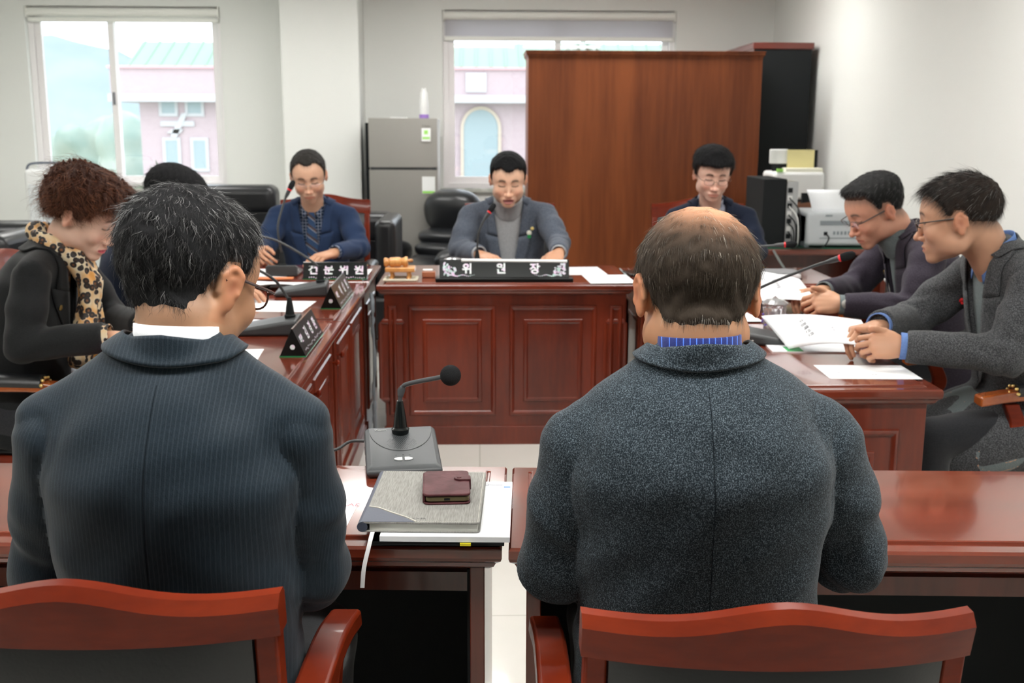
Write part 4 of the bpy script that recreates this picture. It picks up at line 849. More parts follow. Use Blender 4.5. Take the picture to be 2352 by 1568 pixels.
# ------------------------------------------------------------------ head
SK = (.56, .30, .185)
def skull(F, k=.02):
    F.ell((0, -.014, .046), (.0765, .097, .084), k); F.ell((0, .030, .045), (.066, .062, .066), .03)
    F.ell((0, .034, -.012), (.0635, .056, .075), .03); return F
def head_field(h, o):
    jw = o.get('jaw', 1.0); nl = o.get('nose', 1.0)
    F = Field((-.115, -.135, -.30), (.115, .145, .15), h); skull(F)
    F.ell((0, .034, -.056), (.054*jw, .050, .044), .025); F.ell((0, .076, -.094), (.024*jw, .018, .017), .03)
    for s in (-1, 1):
        F.ell((s*.050*jw, .006, -.058), (.017, .030, .026), .03); F.ell((s*.040, .064, -.022), (.024, .022, .022), .022)
        F.cone((s*.012, .083, .040), (s*.046, .068, .040), .0085, .007, .014)
        F.ell((s*.0315, .103, .018), (.019, .015, .012), .020, 'sub'); F.ell((s*.0315, .0740, .0155), (.0160, .0130, .0110), .008)
        F.cone((s*.019, .0885, .0105), (s*.043, .080, .0105), .0014, .0014, .003)
    F.cone((0, .086, .026), (0, .104*nl, -.026), .0065, .0085, .012); F.ell((0, .106*nl, -.030), (.0115, .0115, .010), .008)
    for s in (-1, 1): F.ell((s*.0125, .097, -.034), (.0085, .010, .0075), .005); F.ell((s*.0065, .103, -.0415), (.0035, .0055, .0025), .003, 'sub')
    op = o.get('mouth', 0)
    F.ell((0, .082, -.062), (.030, .016, .020), .014)
    F.ell((0, .0935, -.0575+op*.3), (.0235, .0085, .0055), .004); F.ell((0, .0920, -.0695-op*.7), (.0195, .0090, .0062), .004)
    F.cone((-.024, .098, -.0635-op*.2), (.024, .098, -.0635-op*.2), .0012+op*.5, .0012+op*.5, .003, 'sub')
    if o.get('shell', 0): pass
    for s in (-1, 1):   # ears
        fl = o.get('flare', 28); er = Matrix.Rotation(math.radians(-s*fl), 3, 'Z')@Matrix.Rotation(math.radians(-10), 3, 'X')
        c = Vector((s*.080, -.012, .002)); 
        F.ell(c+er@Vector((0, 0, .006)), (.0068, .0175, .027), .006, rot=er); F.ell(c+er@Vector((0, .006, -.022)), (.0055, .0095, .0125), .008, rot=er)
        F.ell(c+er@Vector((s*.0110, .003, .001)), (.0075, .0095, .015), .003, 'sub', rot=er); F.ell(c+er@Vector((s*.0075, -.002, .019)), (.0045, .011, .007), .003, 'sub', rot=er); F.cone(c+er@Vector((s*.003, -.013, -.012)), c+er@Vector((s*.004, -.014, .012)), .0032, .0036, .005); F.cone(c+er@Vector((s*.004, -.014, .012)), c+er@Vector((s*.003, -.002, .027)), .0036, .0034, .005); F.cone(c+er@Vector((s*.003, -.002, .027)), c+er@Vector((s*.002, .012, .020)), .0034, .003, .005)
        F.ell((s*.071, .0, .0), (.010, .014, .02), .012)
        F.ell(c+er@Vector((s*.003, .013, -.006)), (.004, .004, .006), .004, rot=er)
    return F
def ear_paint(P, o, mix, sk):
    for s in (-1, 1):
        er = Matrix.Rotation(math.radians(-s*o.get('flare', 28)), 3, 'Z')@Matrix.Rotation(math.radians(-10), 3, 'X'); e = (P-np.array([s*.080, -.012, .002]))@np.array(er)
        m = np.exp(-((e[:, 1]-.004)**2/.0075**2+(e[:, 2]-.002)**2/.013**2))*ss(-.001, .003, s*e[:, 0])*(np.abs(e[:, 0]) < .02); mix(.7*m, sk*np.array([.50, .28, .24]))  # shade in the hollow of the ear, painted into the skin
def paint_head(P, o):
    x, y, z = P.T; c = np.tile(np.array(o.get('skin', SK)), (len(P), 1)); ax = np.abs(x)
    def mix(m, col): c[:] = c*(1-m[:, None])+np.array(col)*m[:, None]
    sk = np.array(o.get('skin', SK))
    n1 = .5+.5*np.sin(x*140+1)*np.sin(y*120)*np.sin(z*130+2); c *= (1-.05*n1)[:, None]
    mix(.45*np.exp(-((ax-.042)**2+(z+.022)**2)/.018**2)*(y > .03), sk*np.array([1.08, .78, .75]))
    mix(.4*np.exp(-((x)**2+(z+.032)**2+(y-.105)**2)/.018**2), sk*np.array([1.05, .72, .68]))
    mix(.5*ss(.073, .084, ax)*(np.abs(z) < .05), sk*np.array([1.02, .66, .55])); ear_paint(P, o, mix, sk)
    if o.get('beard', .15): mix(o.get('beard', .15)*(ss(-.035, -.055, z)*ss(-.02, .02, y)*(z > -.11)), sk*np.array([.6, .62, .66]))
    op = o.get('mouth', 0); lip = o.get('lip', sk*np.array([.86, .55, .55])); lw = .024-(.0)*ax
    zl = z+.0635+op*.2; m = np.exp(-np.maximum(np.abs(zl)-(.0065+op*.6)*np.clip(1-(ax/.026)**2, 0, 1)**.5, 0)**2/.0016**2)*(y > .07)*(ax < .026); mix(.85*m, lip)
    m = np.exp(-(zl/(.0012+op*.45))**2)*(ax < .025)*(y > .075); mix(.75*m, (.12, .03, .03))
    hc = np.array(o.get('brow', (.03, .025, .02)))
    t = (ax-.012)/.036; zb = .0385+.006*np.sin(np.clip(t, 0, 1)*PI)-.003*t
    gn = o.get('gain', 1); m = np.exp(-((z-zb)/(.0046*gn))**2)*ss(-.02, .15, t)*ss(1.08, .8, t)*(y > .04); mix(o.get('brow_w', .92)*m, hc)
    zz = .0100+.0025*((ax-.031)/.014)**2; m = np.exp(-((z-zz)/(.0022*gn))**2)*(np.abs(ax-.031) < .0165)*(y > .055); mix(.9*m, (.02, .015, .012))
    m = np.exp(-((z-.0225)/.0012)**2)*(np.abs(ax-.031) < .014)*(y > .06); mix(.35*m, sk*.4)  # lid crease, nostril and smile-line shade painted into the skin from here
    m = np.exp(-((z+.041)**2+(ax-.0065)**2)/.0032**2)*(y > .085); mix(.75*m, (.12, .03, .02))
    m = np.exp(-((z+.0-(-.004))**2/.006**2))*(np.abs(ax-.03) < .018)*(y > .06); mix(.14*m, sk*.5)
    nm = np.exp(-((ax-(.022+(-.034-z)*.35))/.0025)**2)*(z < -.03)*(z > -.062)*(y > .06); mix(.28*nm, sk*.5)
    # shaved / thin hair showing on the scalp
    zl = hairline(P, o); st_ = o.get('stubble', .55); m = ss(-.022, .016, z-zl); mix(m*st_*(ax < .079+.0*y), o.get('scalp', hc*1.2)); return np.clip(c, 0, 1)
def hairline(P, o):
    x, y, z = P[..., 0], P[..., 1], P[..., 2]
    ys = [-.20, -.09, -.06, -.036, -.022, .004, .010, .024, .030, .045, .062, .078, .15]
    fr = o.get('front', .085); bk = o.get('back', -.052); tp = o.get('temple', .060)
    zs = [bk, bk, bk+.010, bk*.45-.006, .014, .022, .002, .004, .030, tp, fr-.006, fr, fr]
    base = np.interp(y, ys, zs)
    wid = o.get('mpeak', .010)*np.exp(-((np.abs(x)-.038)/.016)**2)*ss(.03, .06, y)
    return base+wid+.0015*np.sin(x*400)+.001*np.sin(y*500+x*300)
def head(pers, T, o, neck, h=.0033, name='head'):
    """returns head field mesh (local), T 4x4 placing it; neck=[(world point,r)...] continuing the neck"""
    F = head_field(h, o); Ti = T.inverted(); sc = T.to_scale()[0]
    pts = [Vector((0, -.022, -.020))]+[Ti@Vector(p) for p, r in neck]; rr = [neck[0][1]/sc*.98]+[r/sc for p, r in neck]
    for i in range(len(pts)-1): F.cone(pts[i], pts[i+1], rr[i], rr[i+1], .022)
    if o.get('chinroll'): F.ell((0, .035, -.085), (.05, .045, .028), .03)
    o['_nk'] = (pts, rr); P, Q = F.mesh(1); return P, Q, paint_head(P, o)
def grow_hair(pers, T, o, h=.0035):
    """hair mass with real strands growing out of it; one mesh, one part"""
    F = skull(Field((-.125, -.15, -.10), (.125, .16, .165), h)); X = np.meshgrid(*F.ax, indexing='ij'); G = np.stack(X, -1); x, y, z = G[..., 0], G[..., 1], G[..., 2]
    F.ell((0, .034, -.056), (.054, .050, .044), .025)
    if '_nk' in o: pt_, r_ = o['_nk']; F.cone(pt_[0], pt_[1], r_[0], r_[1], .022)
    Tt, Tsd, Tb = o.get('t_top', .016), o.get('t_side', .009), o.get('t_back', .010)
    up = ss(.03, .11, z); t = Tsd+(Tt-Tsd)*up+(Tb-Tsd)*(1-up)*ss(-.02, -.08, y)
    if 't_front' in o: t = t+(o['t_front']-Tt)*ss(.02, .07, y)*ss(.05, .09, z)
    if 'bald' in o:
        cx, cy, cz, br, amt = o['bald']; t = t-(t-.0008)*amt*np.exp(-(((x-cx)**2+(y-cy)**2+(z-cz)**2)/br**2)**1.5)
    for (cx, cy, cz, r_, a_) in o.get('lumps', []): t = t+a_*np.exp(-((x-cx)**2+(y-cy)**2+(z-cz)**2)/r_**2)
    fade = ss(-.002, o.get('fade', .03), z-hairline(G, o)); nz = o.get('rough', .0012)
    t = t*fade-(1-fade)*.006+fade*nz*(np.sin(x*170+np.sin(y*130)*2)*np.sin(z*150+y*90)+.6*np.sin(y*230+z*200))
    F.d = (F.d-t.astype(f32)); P, Q = F.mesh(1)
    hc = np.array(o['hair']); hc2 = np.array(o.get('hair2', o['hair'])); r = np.random.default_rng(o.get('seed', 1))
    cap = np.array(o.get('cap', hc*.8)); colP = np.tile(cap, (len(P), 1))
    sk_ = np.array(o.get('skin', SK)); hzP = P[:, 2]-hairline(P, o); m = (1-ss(-.002, o.get('fade', .03)*.8, hzP))*.75; colP = colP*(1-m[:, None])+(sk_*.45)*m[:, None]
    if 'bald' in o:
        cx, cy, cz, br, amt = o['bald']; m = np.clip(1.25*amt*np.exp(-(((P-np.array([cx, cy, cz]))**2).sum(1)/(br*1.05)**2)**1.3), 0, .93); colP = colP*(1-m[:, None])+(sk_*np.array([1.02, 1.05, 1.15]))*m[:, None]
    # strands
    N = o.get('n', 2500)
    V = P[Q]; nrm = np.cross(V[:, 2]-V[:, 0], V[:, 3]-V[:, 1]); ar = np.linalg.norm(nrm, axis=1); nrm /= ar[:, None]+1e-9; cen = V.mean(1)
    out = np.einsum('ij,ij->i', nrm, cen-np.array([0, -.01, .03])) > 0; hz_ = cen[:, 2]-hairline(cen, o)
    w = ar*out*(hz_ > -.004)
    pick = r.choice(len(Q), N, p=w/w.sum()); ab = r.random((N, 2)); B = V[pick]
    root = (B[:, 0]*((1-ab[:, :1])*(1-ab[:, 1:]))+B[:, 1]*(ab[:, :1]*(1-ab[:, 1:]))+B[:, 2]*(ab[:, :1]*ab[:, 1:])+B[:, 3]*((1-ab[:, :1])*ab[:, 1:])); nn = nrm[pick]
    if 'bald' in o:
        cx, cy, cz, br, amt = o['bald']; pr = 1-.9*amt*np.exp(-(((root-np.array([cx, cy, cz]))**2).sum(1)/(br*1.0)**2)**1.5); kp = r.random(N) < pr; root, nn = root[kp], nn[kp]; N = len(root)
    fl = o['flow'](root); fl = fl-nn*(fl*nn).sum(1)[:, None]; fl /= np.linalg.norm(fl, axis=1)[:, None]+1e-9
    zr = root[:, 2]-hairline(root, o); L = (o.get('len', .028)*(.45+.75*r.random(N)))*np.clip(.35+zr/.07, .3, 1)
    L *= 1+o.get('long_top', 0)*ss(.05, .11, root[:, 2]); lift = o.get('lift', .25)*(.5+r.random(N)); S = o.get('seg', 5)
    jit = r.normal(0, o.get('jit', .18), (N, 3)); curl = o.get('curl', 0); ph = r.random(N)*6.28 if not o.get('wave') else 1.2*r.random(N)+4*np.sin(root[:, 0]*55+1)+4*np.sin(root[:, 1]*48)+3*np.sin(root[:, 2]*52)
    pts = []; side = np.cross(nn, fl)
    for i in range(S+1):
        t = i/S; d = fl+jit*(.4+.6*t); p = root-nn*.003+d*(L*t)[:, None]+nn*(L*lift*(t-.75*t*t*o.get('fall', 1)))[:, None]+np.array([0, 0, -1])*(L*o.get('grav', .12)*t*t)[:, None]
        if curl: p = p+side*(curl*np.sin(ph+t*5)*t)[:, None]+nn*(curl*.7*np.cos(ph+t*5)*t)[:, None]
        pts.append(p)
    pts = np.stack(pts, 1); rad = o.get('rad', .00028); tan = np.gradient(pts, axis=1); tan /= np.linalg.norm(tan, axis=2)[..., None]+1e-9
    e1 = np.cross(tan, nn[:, None, :]+.01); e1 /= np.linalg.norm(e1, axis=2)[..., None]+1e-9; e2 = np.cross(tan, e1); taper = np.array([1-.75*(i/S)**1.5 for i in range(S+1)])[None, :, None]*rad
    tri = [pts+taper*(e1*math.cos(a)+e2*math.sin(a)) for a in (0, 2.094, 4.189)]; SV = np.stack(tri, 2).reshape(-1, 3)
    base = np.arange(N)[:, None, None]*(3*(S+1))+(np.arange(S)*3)[None, :, None]; f = []
    for j in range(3): k = (j+1) % 3; f.append(np.concatenate([base+j, base+k, base+3+k, base+3+j], 2))
    SF = np.stack(f, 2).reshape(-1, 4)
    mixv = r.random(N)**2; grey = r.random(N) < o.get('grey', 0)
    if 'grey_fn' in o: grey = r.random(N) < o['grey_fn'](root)
    cc = hc*(1-mixv[:, None])+hc2*mixv[:, None]; cc[grey] = np.array(o.get('greycol', (.42, .42, .42)))*(.6+.6*r.random(grey.sum()))[:, None]
    SC_ = np.repeat(cc, 3*(S+1), axis=0); n0 = len(P)
    PP = np.concatenate([P, SV]); QQ = np.concatenate([Q, SF+n0]); CC = np.concatenate([colP, SC_]); mi = np.concatenate([np.zeros(len(Q)), np.ones(len(SF))])
    return np_mesh('hair', PP, QQ, [M_haircap, M_hair], pers, CC, mw=pinv(pers)@T, mi=mi)
def flow_down(crown=(0, -.045), fwd=1.0):
    """radiates from the crown whorl; forward on top"""
    def f(p):
        v = np.stack([p[:, 0]-crown[0], (p[:, 1]-crown[1]), -.10-1.6*np.clip(.11-p[:, 2], 0, 1)*1.0], 1); v[:, 2] -= .25*ss(.09, .0, p[:, 2]); return v/np.linalg.norm(v, axis=1)[:, None]
    return f
# ------------------------------------------------------------------ hands
def hand(wr, d, n, side, curl, h=.0026, s=1.0, thumb=(.55, .35, .0), spread=.10, sk=SK):
    """wr wrist centre, d direction to the knuckles, n palm normal (palm faces n), side +1 thumb on the d x n side.
    curl: four (a, b, c) bend angles in radians, index to little"""
    d = Vector(d).normalized(); n = Vector(n); n = (n-d*n.dot(d)).normalized(); t = d.cross(n)*side; wr = Vector(wr); L = .088*s
    Kx = [.030, .010, -.010, -.029]; Kd = [.090, .094, .089, .080]; Lf = [(.043, .026, .021), (.047, .030, .022), (.044, .028, .021), (.034, .021, .019)]
    rf = [(.0092, .0082, .0072), (.0094, .0084, .0074), (.0090, .0080, .0071), (.0080, .0070, .0064)]
    ps = [wr]; segs = []
    for i in range(4):
        k = wr+d*(Kd[i]*s)+t*(Kx[i]*s); dd = (d+t*(spread*(1.5-i)*.6)).normalized(); p = k; a = 0
        for j in range(3):
            a += curl[i][j]; v = (dd*math.cos(a)+n*math.sin(a)).normalized(); q = p+v*(Lf[i][j]*s); segs.append((p, q, rf[i][j]*s*1.04, rf[i][min(2, j+1)]*s*(.93 if j == 2 else 1.03))); p = q
        ps += [k, p]
    tb = wr+d*(.024*s)+t*(.026*s)+n*(.006*s); op_, cu, rs = thumb
    v1 = (d*.75+t*(op_+.25)+n*(.25+rs)).normalized(); p1 = tb+v1*(.036*s); v2 = (d*.95+t*(op_*.6-.1)+n*(cu+rs)).normalized(); p2 = p1+v2*(.032*s); v3 = (d*1+t*(op_*.2-.2)+n*(cu*1.4+rs)).normalized(); p3 = p2+v3*(.025*s)
    A = np.array([list(q) for q in ps+[p3, p1]]); F = Field(A.min(0)-.03, A.max(0)+.03, h)
    F.cone(wr-d*.045, wr+d*.01, .0245*s, .0235*s, .01)
    Rm_ = Matrix((t, d, n)).transposed()
    F.ell(wr+d*(.048*s)-n*.001, (.039*s, .050*s, .0145*s), .014, rot=Rm_); F.ell(wr+d*(.018*s), (.028*s, .030*s, .0175*s), .014, rot=Rm_)
    for i in range(4): F.cone(wr+d*(.02*s)+t*(Kx[i]*.6*s), wr+d*(Kd[i]*s)+t*(Kx[i]*s), .010*s, .0108*s, .010)
    F.cone(wr+d*.008*s+t*.010*s+n*.006*s, tb+v1*.012*s, .015*s, .0155*s, .014)
    for a, b, ra, rb in segs: F.cone(a, b, ra, rb, .0026)
    F.cone(tb, p1, .0135*s, .0110*s, .010); F.cone(p1, p2, .0108*s, .0096*s, .004); F.cone(p2, p3, .0098*s, .0080*s, .003)
    P, Q = F.mesh(1); c = np.tile(np.array(sk), (len(P), 1))
    for a, b, ra, rb in segs[2::3]+[(p2, p3, .0098, .008)]:   # nails and redder tips
        m = np.exp(-((P-np.array(b))**2).sum(1)/.009**2); c = c*(1-.35*m[:, None])+np.array(sk)*np.array([1.1, .74, .72])*.35*m[:, None]
    for i in range(4):
        k = np.array(wr+d*(Kd[i]*s)+t*(Kx[i]*s)-n*.008); m = np.exp(-((P-k)**2).sum(1)/.010**2); c = c*(1-.25*m[:, None])+np.array(sk)*np.array([1.0, .75, .7])*.25*m[:, None]
    return P, Q, c
CURL = dict(flat=[(.10, .15, .1)]*4, rest=[(.35, .35, .2), (.4, .4, .25), (.45, .45, .3), (.5, .5, .3)], grip=[(.75, .75, .4), (.85, .8, .4), (.95, .85, .45), (1.05, .9, .5)],
            fist=[(1.1, 1.2, .6), (1.2, 1.3, .6), (1.25, 1.3, .6), (1.3, 1.3, .6)], pen=[(.8, .55, .35), (.95, .8, .5), (1.1, 1.1, .6), (1.2, 1.2, .6)])

# ------------------------------------------------------------------ trees outside
def crown(c, r, h, seed, lo=.55):
    F = Field([c[i]-r[i]*1.3 for i in range(3)], [c[i]+r[i]*1.3 for i in range(3)], h); R = random.Random(seed)
    for _ in range(14):
        d = Vector((R.gauss(0, 1), R.gauss(0, 1), R.gauss(0, 1))).normalized()*R.uniform(.2, .65); q = R.uniform(.35, .6); F.ell([c[i]+d[i]*r[i] for i in range(3)], [r[i]*q for i in range(3)], .2)
    k = seed*1.3; F.op(lambda x, y, z: .10*np.sin(x*5.1+k)*np.sin(y*4.7+k)*np.sin(z*5.5)+.07*np.sin(x*11+z*9+k)*np.sin(y*12+k), F.lo, F.lo+F.n*h, mode='off', pad=0); return F.mesh(0)
for i, (tx, ty, h_, r_, lb) in enumerate([(-23.5, 52, 3.0, 2.1, 'hazy tree at the far left edge of the left window view'), (-20.2, 46, 4.6, 1.9, 'tallest hazy tree near the left edge of the left window view'), (-18.6, 53, 3.1, 2.2, 'low hazy tree right of the tallest one outside the left window'),
        (-13.4, 44, 2.6, 1.9, 'pale round tree just left of the window mullion outside'), (-14.6, 58, 4.6, 2.5, 'distant green tree behind the window mullion'), (-12.2, 50, 3.6, 1.6, 'hazy tree touching the brick building corner')]):
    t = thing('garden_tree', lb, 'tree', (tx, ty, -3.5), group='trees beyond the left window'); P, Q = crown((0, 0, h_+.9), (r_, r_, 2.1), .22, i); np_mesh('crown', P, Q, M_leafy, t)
    MB().tube([(0, 0, 0), (0, 0, h_)], [.2, .12], 8).obj('trunk', M_bark, t)
F = Field((-15.2, 28.4, -2.2), (-9.6, 30.6, .9), .16)
for i in range(12): F.ell((-14.6+i*.40, 29.5+.3*(i % 3-1), -.9+.12*(i % 2)), (.55, .6, .8+.1*(i % 3)), .15)
F.op(lambda x, y, z: .08*np.sin(x*9)*np.sin(z*8+y*5), F.lo, F.lo+F.n*.16, mode='off', pad=0); P, Q = F.mesh(0); o = np_mesh('shrub_row', P, Q, M_rust); tag(o, 'rusty brown row of shrubs below the trees outside the left window', 'shrubs', kind='stuff')
t = thing('pine_tree', 'dim pine branches beyond the window beside the cabinet', 'tree', (1.95, 21, -3.5)); b = MB()
for i in range(26):
    z = 3.6+i*.11; R_ = 1.35*(1-i/34)
    for k in range(9):
        a = k*.7+i*1.3; q = lambda f, dz: (math.cos(a)*R_*f, math.sin(a)*R_*f, z+dz); b.tube([q(0, 0), q(.5, .05), q(.8, 0), q(1, -.12)], [.03, .06, .07, .01], 5)
b.obj('branches', M_leafy, t, smooth=True); MB().tube([(0, 0, 0), (0, 0, 6.6)], [.16, .05], 8).obj('trunk', M_bark, t)
def pinv(p): return Matrix.Translation(-Vector(p.location))
def strip(name, A, B, m, pers, mw, nv=4, thick=.003, proj=None, bulge=0, u=None, off=0):
    """sheet between two rails; proj maps a point on to the garment below"""
    A = [Vector(a) for a in A]; B = [Vector(b) for b in B]; R = []
    for i in range(len(A)):
        row = []
        for j in range(nv+1):
            t = j/nv; p = A[i].lerp(B[i], t)
            if proj: p = proj(p, t)
            row.append(p)
        R.append(row)
    b = MB().rings(R, cap=False, closed=False); me = D.meshes.new(name); me.from_pydata([tuple(v) for v in b.v], [], b.f); me.materials.append(m)
    a = me.attributes.new('u', 'FLOAT', 'POINT'); a.data.foreach_set('value', np.array([(v[0] if u is None else u) for v in b.v], f32))
    me.shade_smooth(); o = D.objects.new(name, me); COL.objects.link(o); o.parent = pers; o.matrix_basis = mw
    s = o.modifiers.new('s', 'SOLIDIFY'); s.thickness = thick; s.offset = off; return o
def seg_d(x, y, z, a, b):
    a, b = np.array(a, f32), np.array(b, f32); ab = b-a; t = np.clip(((x-a[0])*ab[0]+(y-a[1])*ab[1]+(z-a[2])*ab[2])/float(ab@ab+1e-9), 0, 1)
    return np.sqrt((x-a[0]-t*ab[0])**2+(y-a[1]-t*ab[1])**2+(z-a[2]-t*ab[2])**2)
def folds(F, fl):
    for a, b, w, amp in fl:
        lo = np.minimum(a, b)-3*w; hi = np.maximum(a, b)+3*w
        F.op(lambda x, y, z: -1.6*amp*np.exp(-(seg_d(x, y, z, a, b)/w)**2), lo, hi, mode='off', pad=0)
def glasses(pers, T, m, o):
    g = D.objects.new('glasses', None); COL.objects.link(g); g.parent = pers; g.matrix_basis = pinv(pers)@T; g.empty_display_size = .05
    w, h, r = o.get('w', .0225), o.get('h', .016), o.get('r', .0012); y0, z0 = .110, o.get('z', .010)
    f = MB()
    for s in (-1, 1):
        P = []
        for k in range(25):
            a = 2*PI*k/24; c, q = math.cos(a), math.sin(a); P.append((s*.0325+w*math.copysign(abs(c)**.75, c), y0-.006*abs(s*.0325+w*c)/.05, z0+h*math.copysign(abs(q)**.8, q)))
        if not o.get('rimless'): f.tube(P, r, 6)
        else: f.tube(P[:13], r*.8, 6)
        MB().rings([[(p[0], p[1], p[2]) for p in P[:-1]], [(s*.0325, y0, z0)]*24], cap=False).obj('lens', M_lens, g, smooth=True)
        f.tube(bez([(s*.055, y0-.006, z0+h*.5), (s*.0705, y0-.016, z0+h*.55), (s*.0765, .04, z0+h*.6), (s*.080, .0, z0+h*.55), (s*.080, -.022, z0+h*.1)], 6), r*o.get('temple', 1.3), 6)
    f.tube(bez([(-.0105, y0, z0+.002), (0, y0+.002, z0+.006), (.0105, y0, z0+.002)], 5), r, 6)
    for s in (-1, 1): f.tube([(s*.011, y0-.002, z0-.004), (s*.0105, y0-.012, z0-.010)], .0014, 6)
    f.obj('spectacle_frame', m, g, smooth=True); return g
M_lens = D.materials.new('spectacle_lens'); M_lens.use_nodes = True; nt = M_lens.node_tree; nt.nodes.clear()
_o = nt.nodes.new('ShaderNodeOutputMaterial'); _m = nt.nodes.new('ShaderNodeMixShader'); _t = nt.nodes.new('ShaderNodeBsdfTransparent'); _g = nt.nodes.new('ShaderNodeBsdfGlossy')
_g.inputs['Roughness'].default_value = .03; _g.inputs[0].default_value = (.85, .75, 1, 1); _m.inputs[0].default_value = .10
for a, b in ((_t.outputs[0], _m.inputs[1]), (_g.outputs[0], _m.inputs[2]), (_m.outputs[0], _o.inputs[0])): nt.links.new(a, b)
def person(label, S):
    H = Vector(S['hip']); N = Vector(S['neck']); yaw = math.radians(S['yaw']); f0 = Vector((-math.sin(yaw), math.cos(yaw), 0))
    pers = thing('person', label, 'person', (H.x, H.y, 0)); pi = pinv(pers)
    U = (N-H).normalized(); X = f0.cross(U).normalized(); Yv = U.cross(X); T = Matrix((X, Yv, U)).transposed().to_4x4(); T.translation = H; Ti = T.inverted(); L = (N-H).length
    toT = lambda p: Ti@Vector(p); w, dp = S.get('w', 1), S.get('dp', 1); h = S.get('h', .008)
    shR, shL, elR, elL, wrR, wrL = [toT(S[k]) for k in ('shR', 'shL', 'elR', 'elL', 'wrR', 'wrL')]
    # garment torso
    lean = S.get('round', .02); sx = (shR.x-shL.x)/2
    def stations(g):
        return ([(S['hem'], .185*w+g, .165*dp+g, .03)] if 'hem' in S else [])+[(-.05, .178*w+g, .135*dp+g, .015), (.06, .176*w+g, .13*dp+g, .012), (.30*L, .168*w+g, .118*dp+g, .010-lean*.2), (.55*L, min(sx+.005, .180*w)+g, .120*dp+g, -lean*.5),
                (.74*L, min(sx+.012, .186*w)+g, .116*dp+g, -lean), (.86*L, (sx-.02)+g, .098*dp+g, -lean*.8), (.94*L, sx*.68+g, .078+g, -lean*.5), (1.0*L, .060+g, .056+g, 0), (1.05*L, .045+g, .045+g, .004)]
    def torso(g, hh, arms=True, box=None):
        F = Field(*(box or ((-.30, -.24, -.06), (.30, .26, L+.09))), hh); F.loft(stations(g), 2.3, 0)
        for s in (shR, shL):
            sg = 1 if s.x > 0 else -1
            if arms: F.cone((sg*.055, s.y*.3-.005, L-.030), (s.x+sg*.010, s.y, s.z+.016), .046+g, .040+g, .035)
        if 'hem' in S: F.ell((0, .17, .035), (.205, .24, .135), .03)
        if S.get('belly'): F.ell((0, .07, .14), (.15*w, .10, .14), .04)
        return F
    A_all = np.array([list(q) for q in (shR, shL, elR, elL, wrR, wrL)]); glo = np.minimum(A_all.min(0)-.08, (-.24, -.20, S.get('hem', -.05)-.015)); ghi = np.maximum(A_all.max(0)+.08, (.24, .43 if 'hem' in S else .24, L+.09))
    F = torso(0, h, box=(glo, ghi))
    if S.get('folds'): folds(F, S['folds'])
    k = S.get('seed', 1)
    am = S.get('wrk', .0018)
    F.op(lambda x, y, z: am*(np.sin(x*31+k+3*np.sin(z*17+k))*np.sin(z*26+y*23+k)+.5*np.sin(x*57-z*43+k*2)), (-.3, -.25, -.06), (.3, .26, L), mode='off', pad=0)
    FT0 = F.d.copy(); P0, Q0 = F.mesh(1); bv = BVHTree.FromPolygons([tuple(p) for p in P0], Q0.tolist())
    J = S['jacket']; V = S.get('vneck')
    if V:   # (half width at neck, bottom z fraction, top)
        vw, vz = V; 
        F.op(lambda x, y, z: np.maximum(np.maximum(np.abs(x)-vw*np.clip((z-vz*L)/(L*(1-vz)), 0, 1.5)**.85, .02-y), vz*L-z), (-.2, .0, vz*L), (.2, .3, L+.1), .004, 'sub')
    G = Field(glo, ghi, h); sides = []
    for a, b, c in ((shR, elR, wrR), (shL, elL, wrL)):
        r1, r2, r3 = S.get('arm', (.058, .050, .040)); A = np.array([list(a), list(b), list(c)]); sg = 1 if a.x > 0 else -1; Fs = Field(glo, ghi, h)
        mid = a.lerp(b, .5); Fs.cone(a-Vector((0, 0, .006)), mid, r1*.97, (r1+r2)/2+.002, 0); Fs.cone(mid, b, (r1+r2)/2+.002, r2, .02); Fs.cone(b, c, r2*.98, r3, .022)
        ax1 = (b-a).normalized(); ax2 = (c-b).normalized(); ph = k*1.7+sg; wr_ = S.get('swrk', .0035)
        def wf(x, y, z, b=b, ph=ph, wr_=wr_, ax1=ax1, ax2=ax2):
            dd = (x-b.x)*(ax1.x+ax2.x)+(y-b.y)*(ax1.y+ax2.y)+(z-b.z)*(ax1.z+ax2.z); r = np.sqrt((x-b.x)**2+(y-b.y)**2+(z-b.z)**2)
            return wr_*np.exp(-(r/.12)**2)*np.sin(dd*58+ph+2*np.sin(x*40+z*35))+.35*wr_*np.sin(x*33+ph)*np.sin(y*37+z*29+ph)
        Fs.op(wf, A.min(0)-.09, A.max(0)+.09, mode='off', pad=0)
        Fs.op(lambda x, y, z, c=c, ax2=ax2: -((x-c.x)*ax2.x+(y-c.y)*ax2.y+(z-c.z)*ax2.z), A.min(0)-.2, A.max(0)+.2, .002, 'sub', pad=0)
        sides.append((Fs.d, a, ax1)); G.d = np.minimum(G.d, Fs.d)
    FT = F.d; FS = G.d; kk = S.get('blend', .026); g_ = np.maximum(kk-np.abs(FT-FS), 0)/kk
    df = FT-FS; smo = np.minimum(FT, FS)-g_*g_*kk*.25
    F.d = smo+np.where((FT < .03) & (FS < .03), S.get('seam', .004)*np.exp(-(df/.005)**2), 0).astype(f32)
    P, Q = F.mesh(1); ii = np.clip(np.round((P-F.lo)/h).astype(int), 0, F.n-1)
    dT = FT[ii[:, 0], ii[:, 1], ii[:, 2]]; dS = [q[0][ii[:, 0], ii[:, 1], ii[:, 2]] for q in sides]; lab = np.argmin(np.stack([dT]+dS), 0); fl_ = np.median(lab[Q], axis=1).round().astype(int)
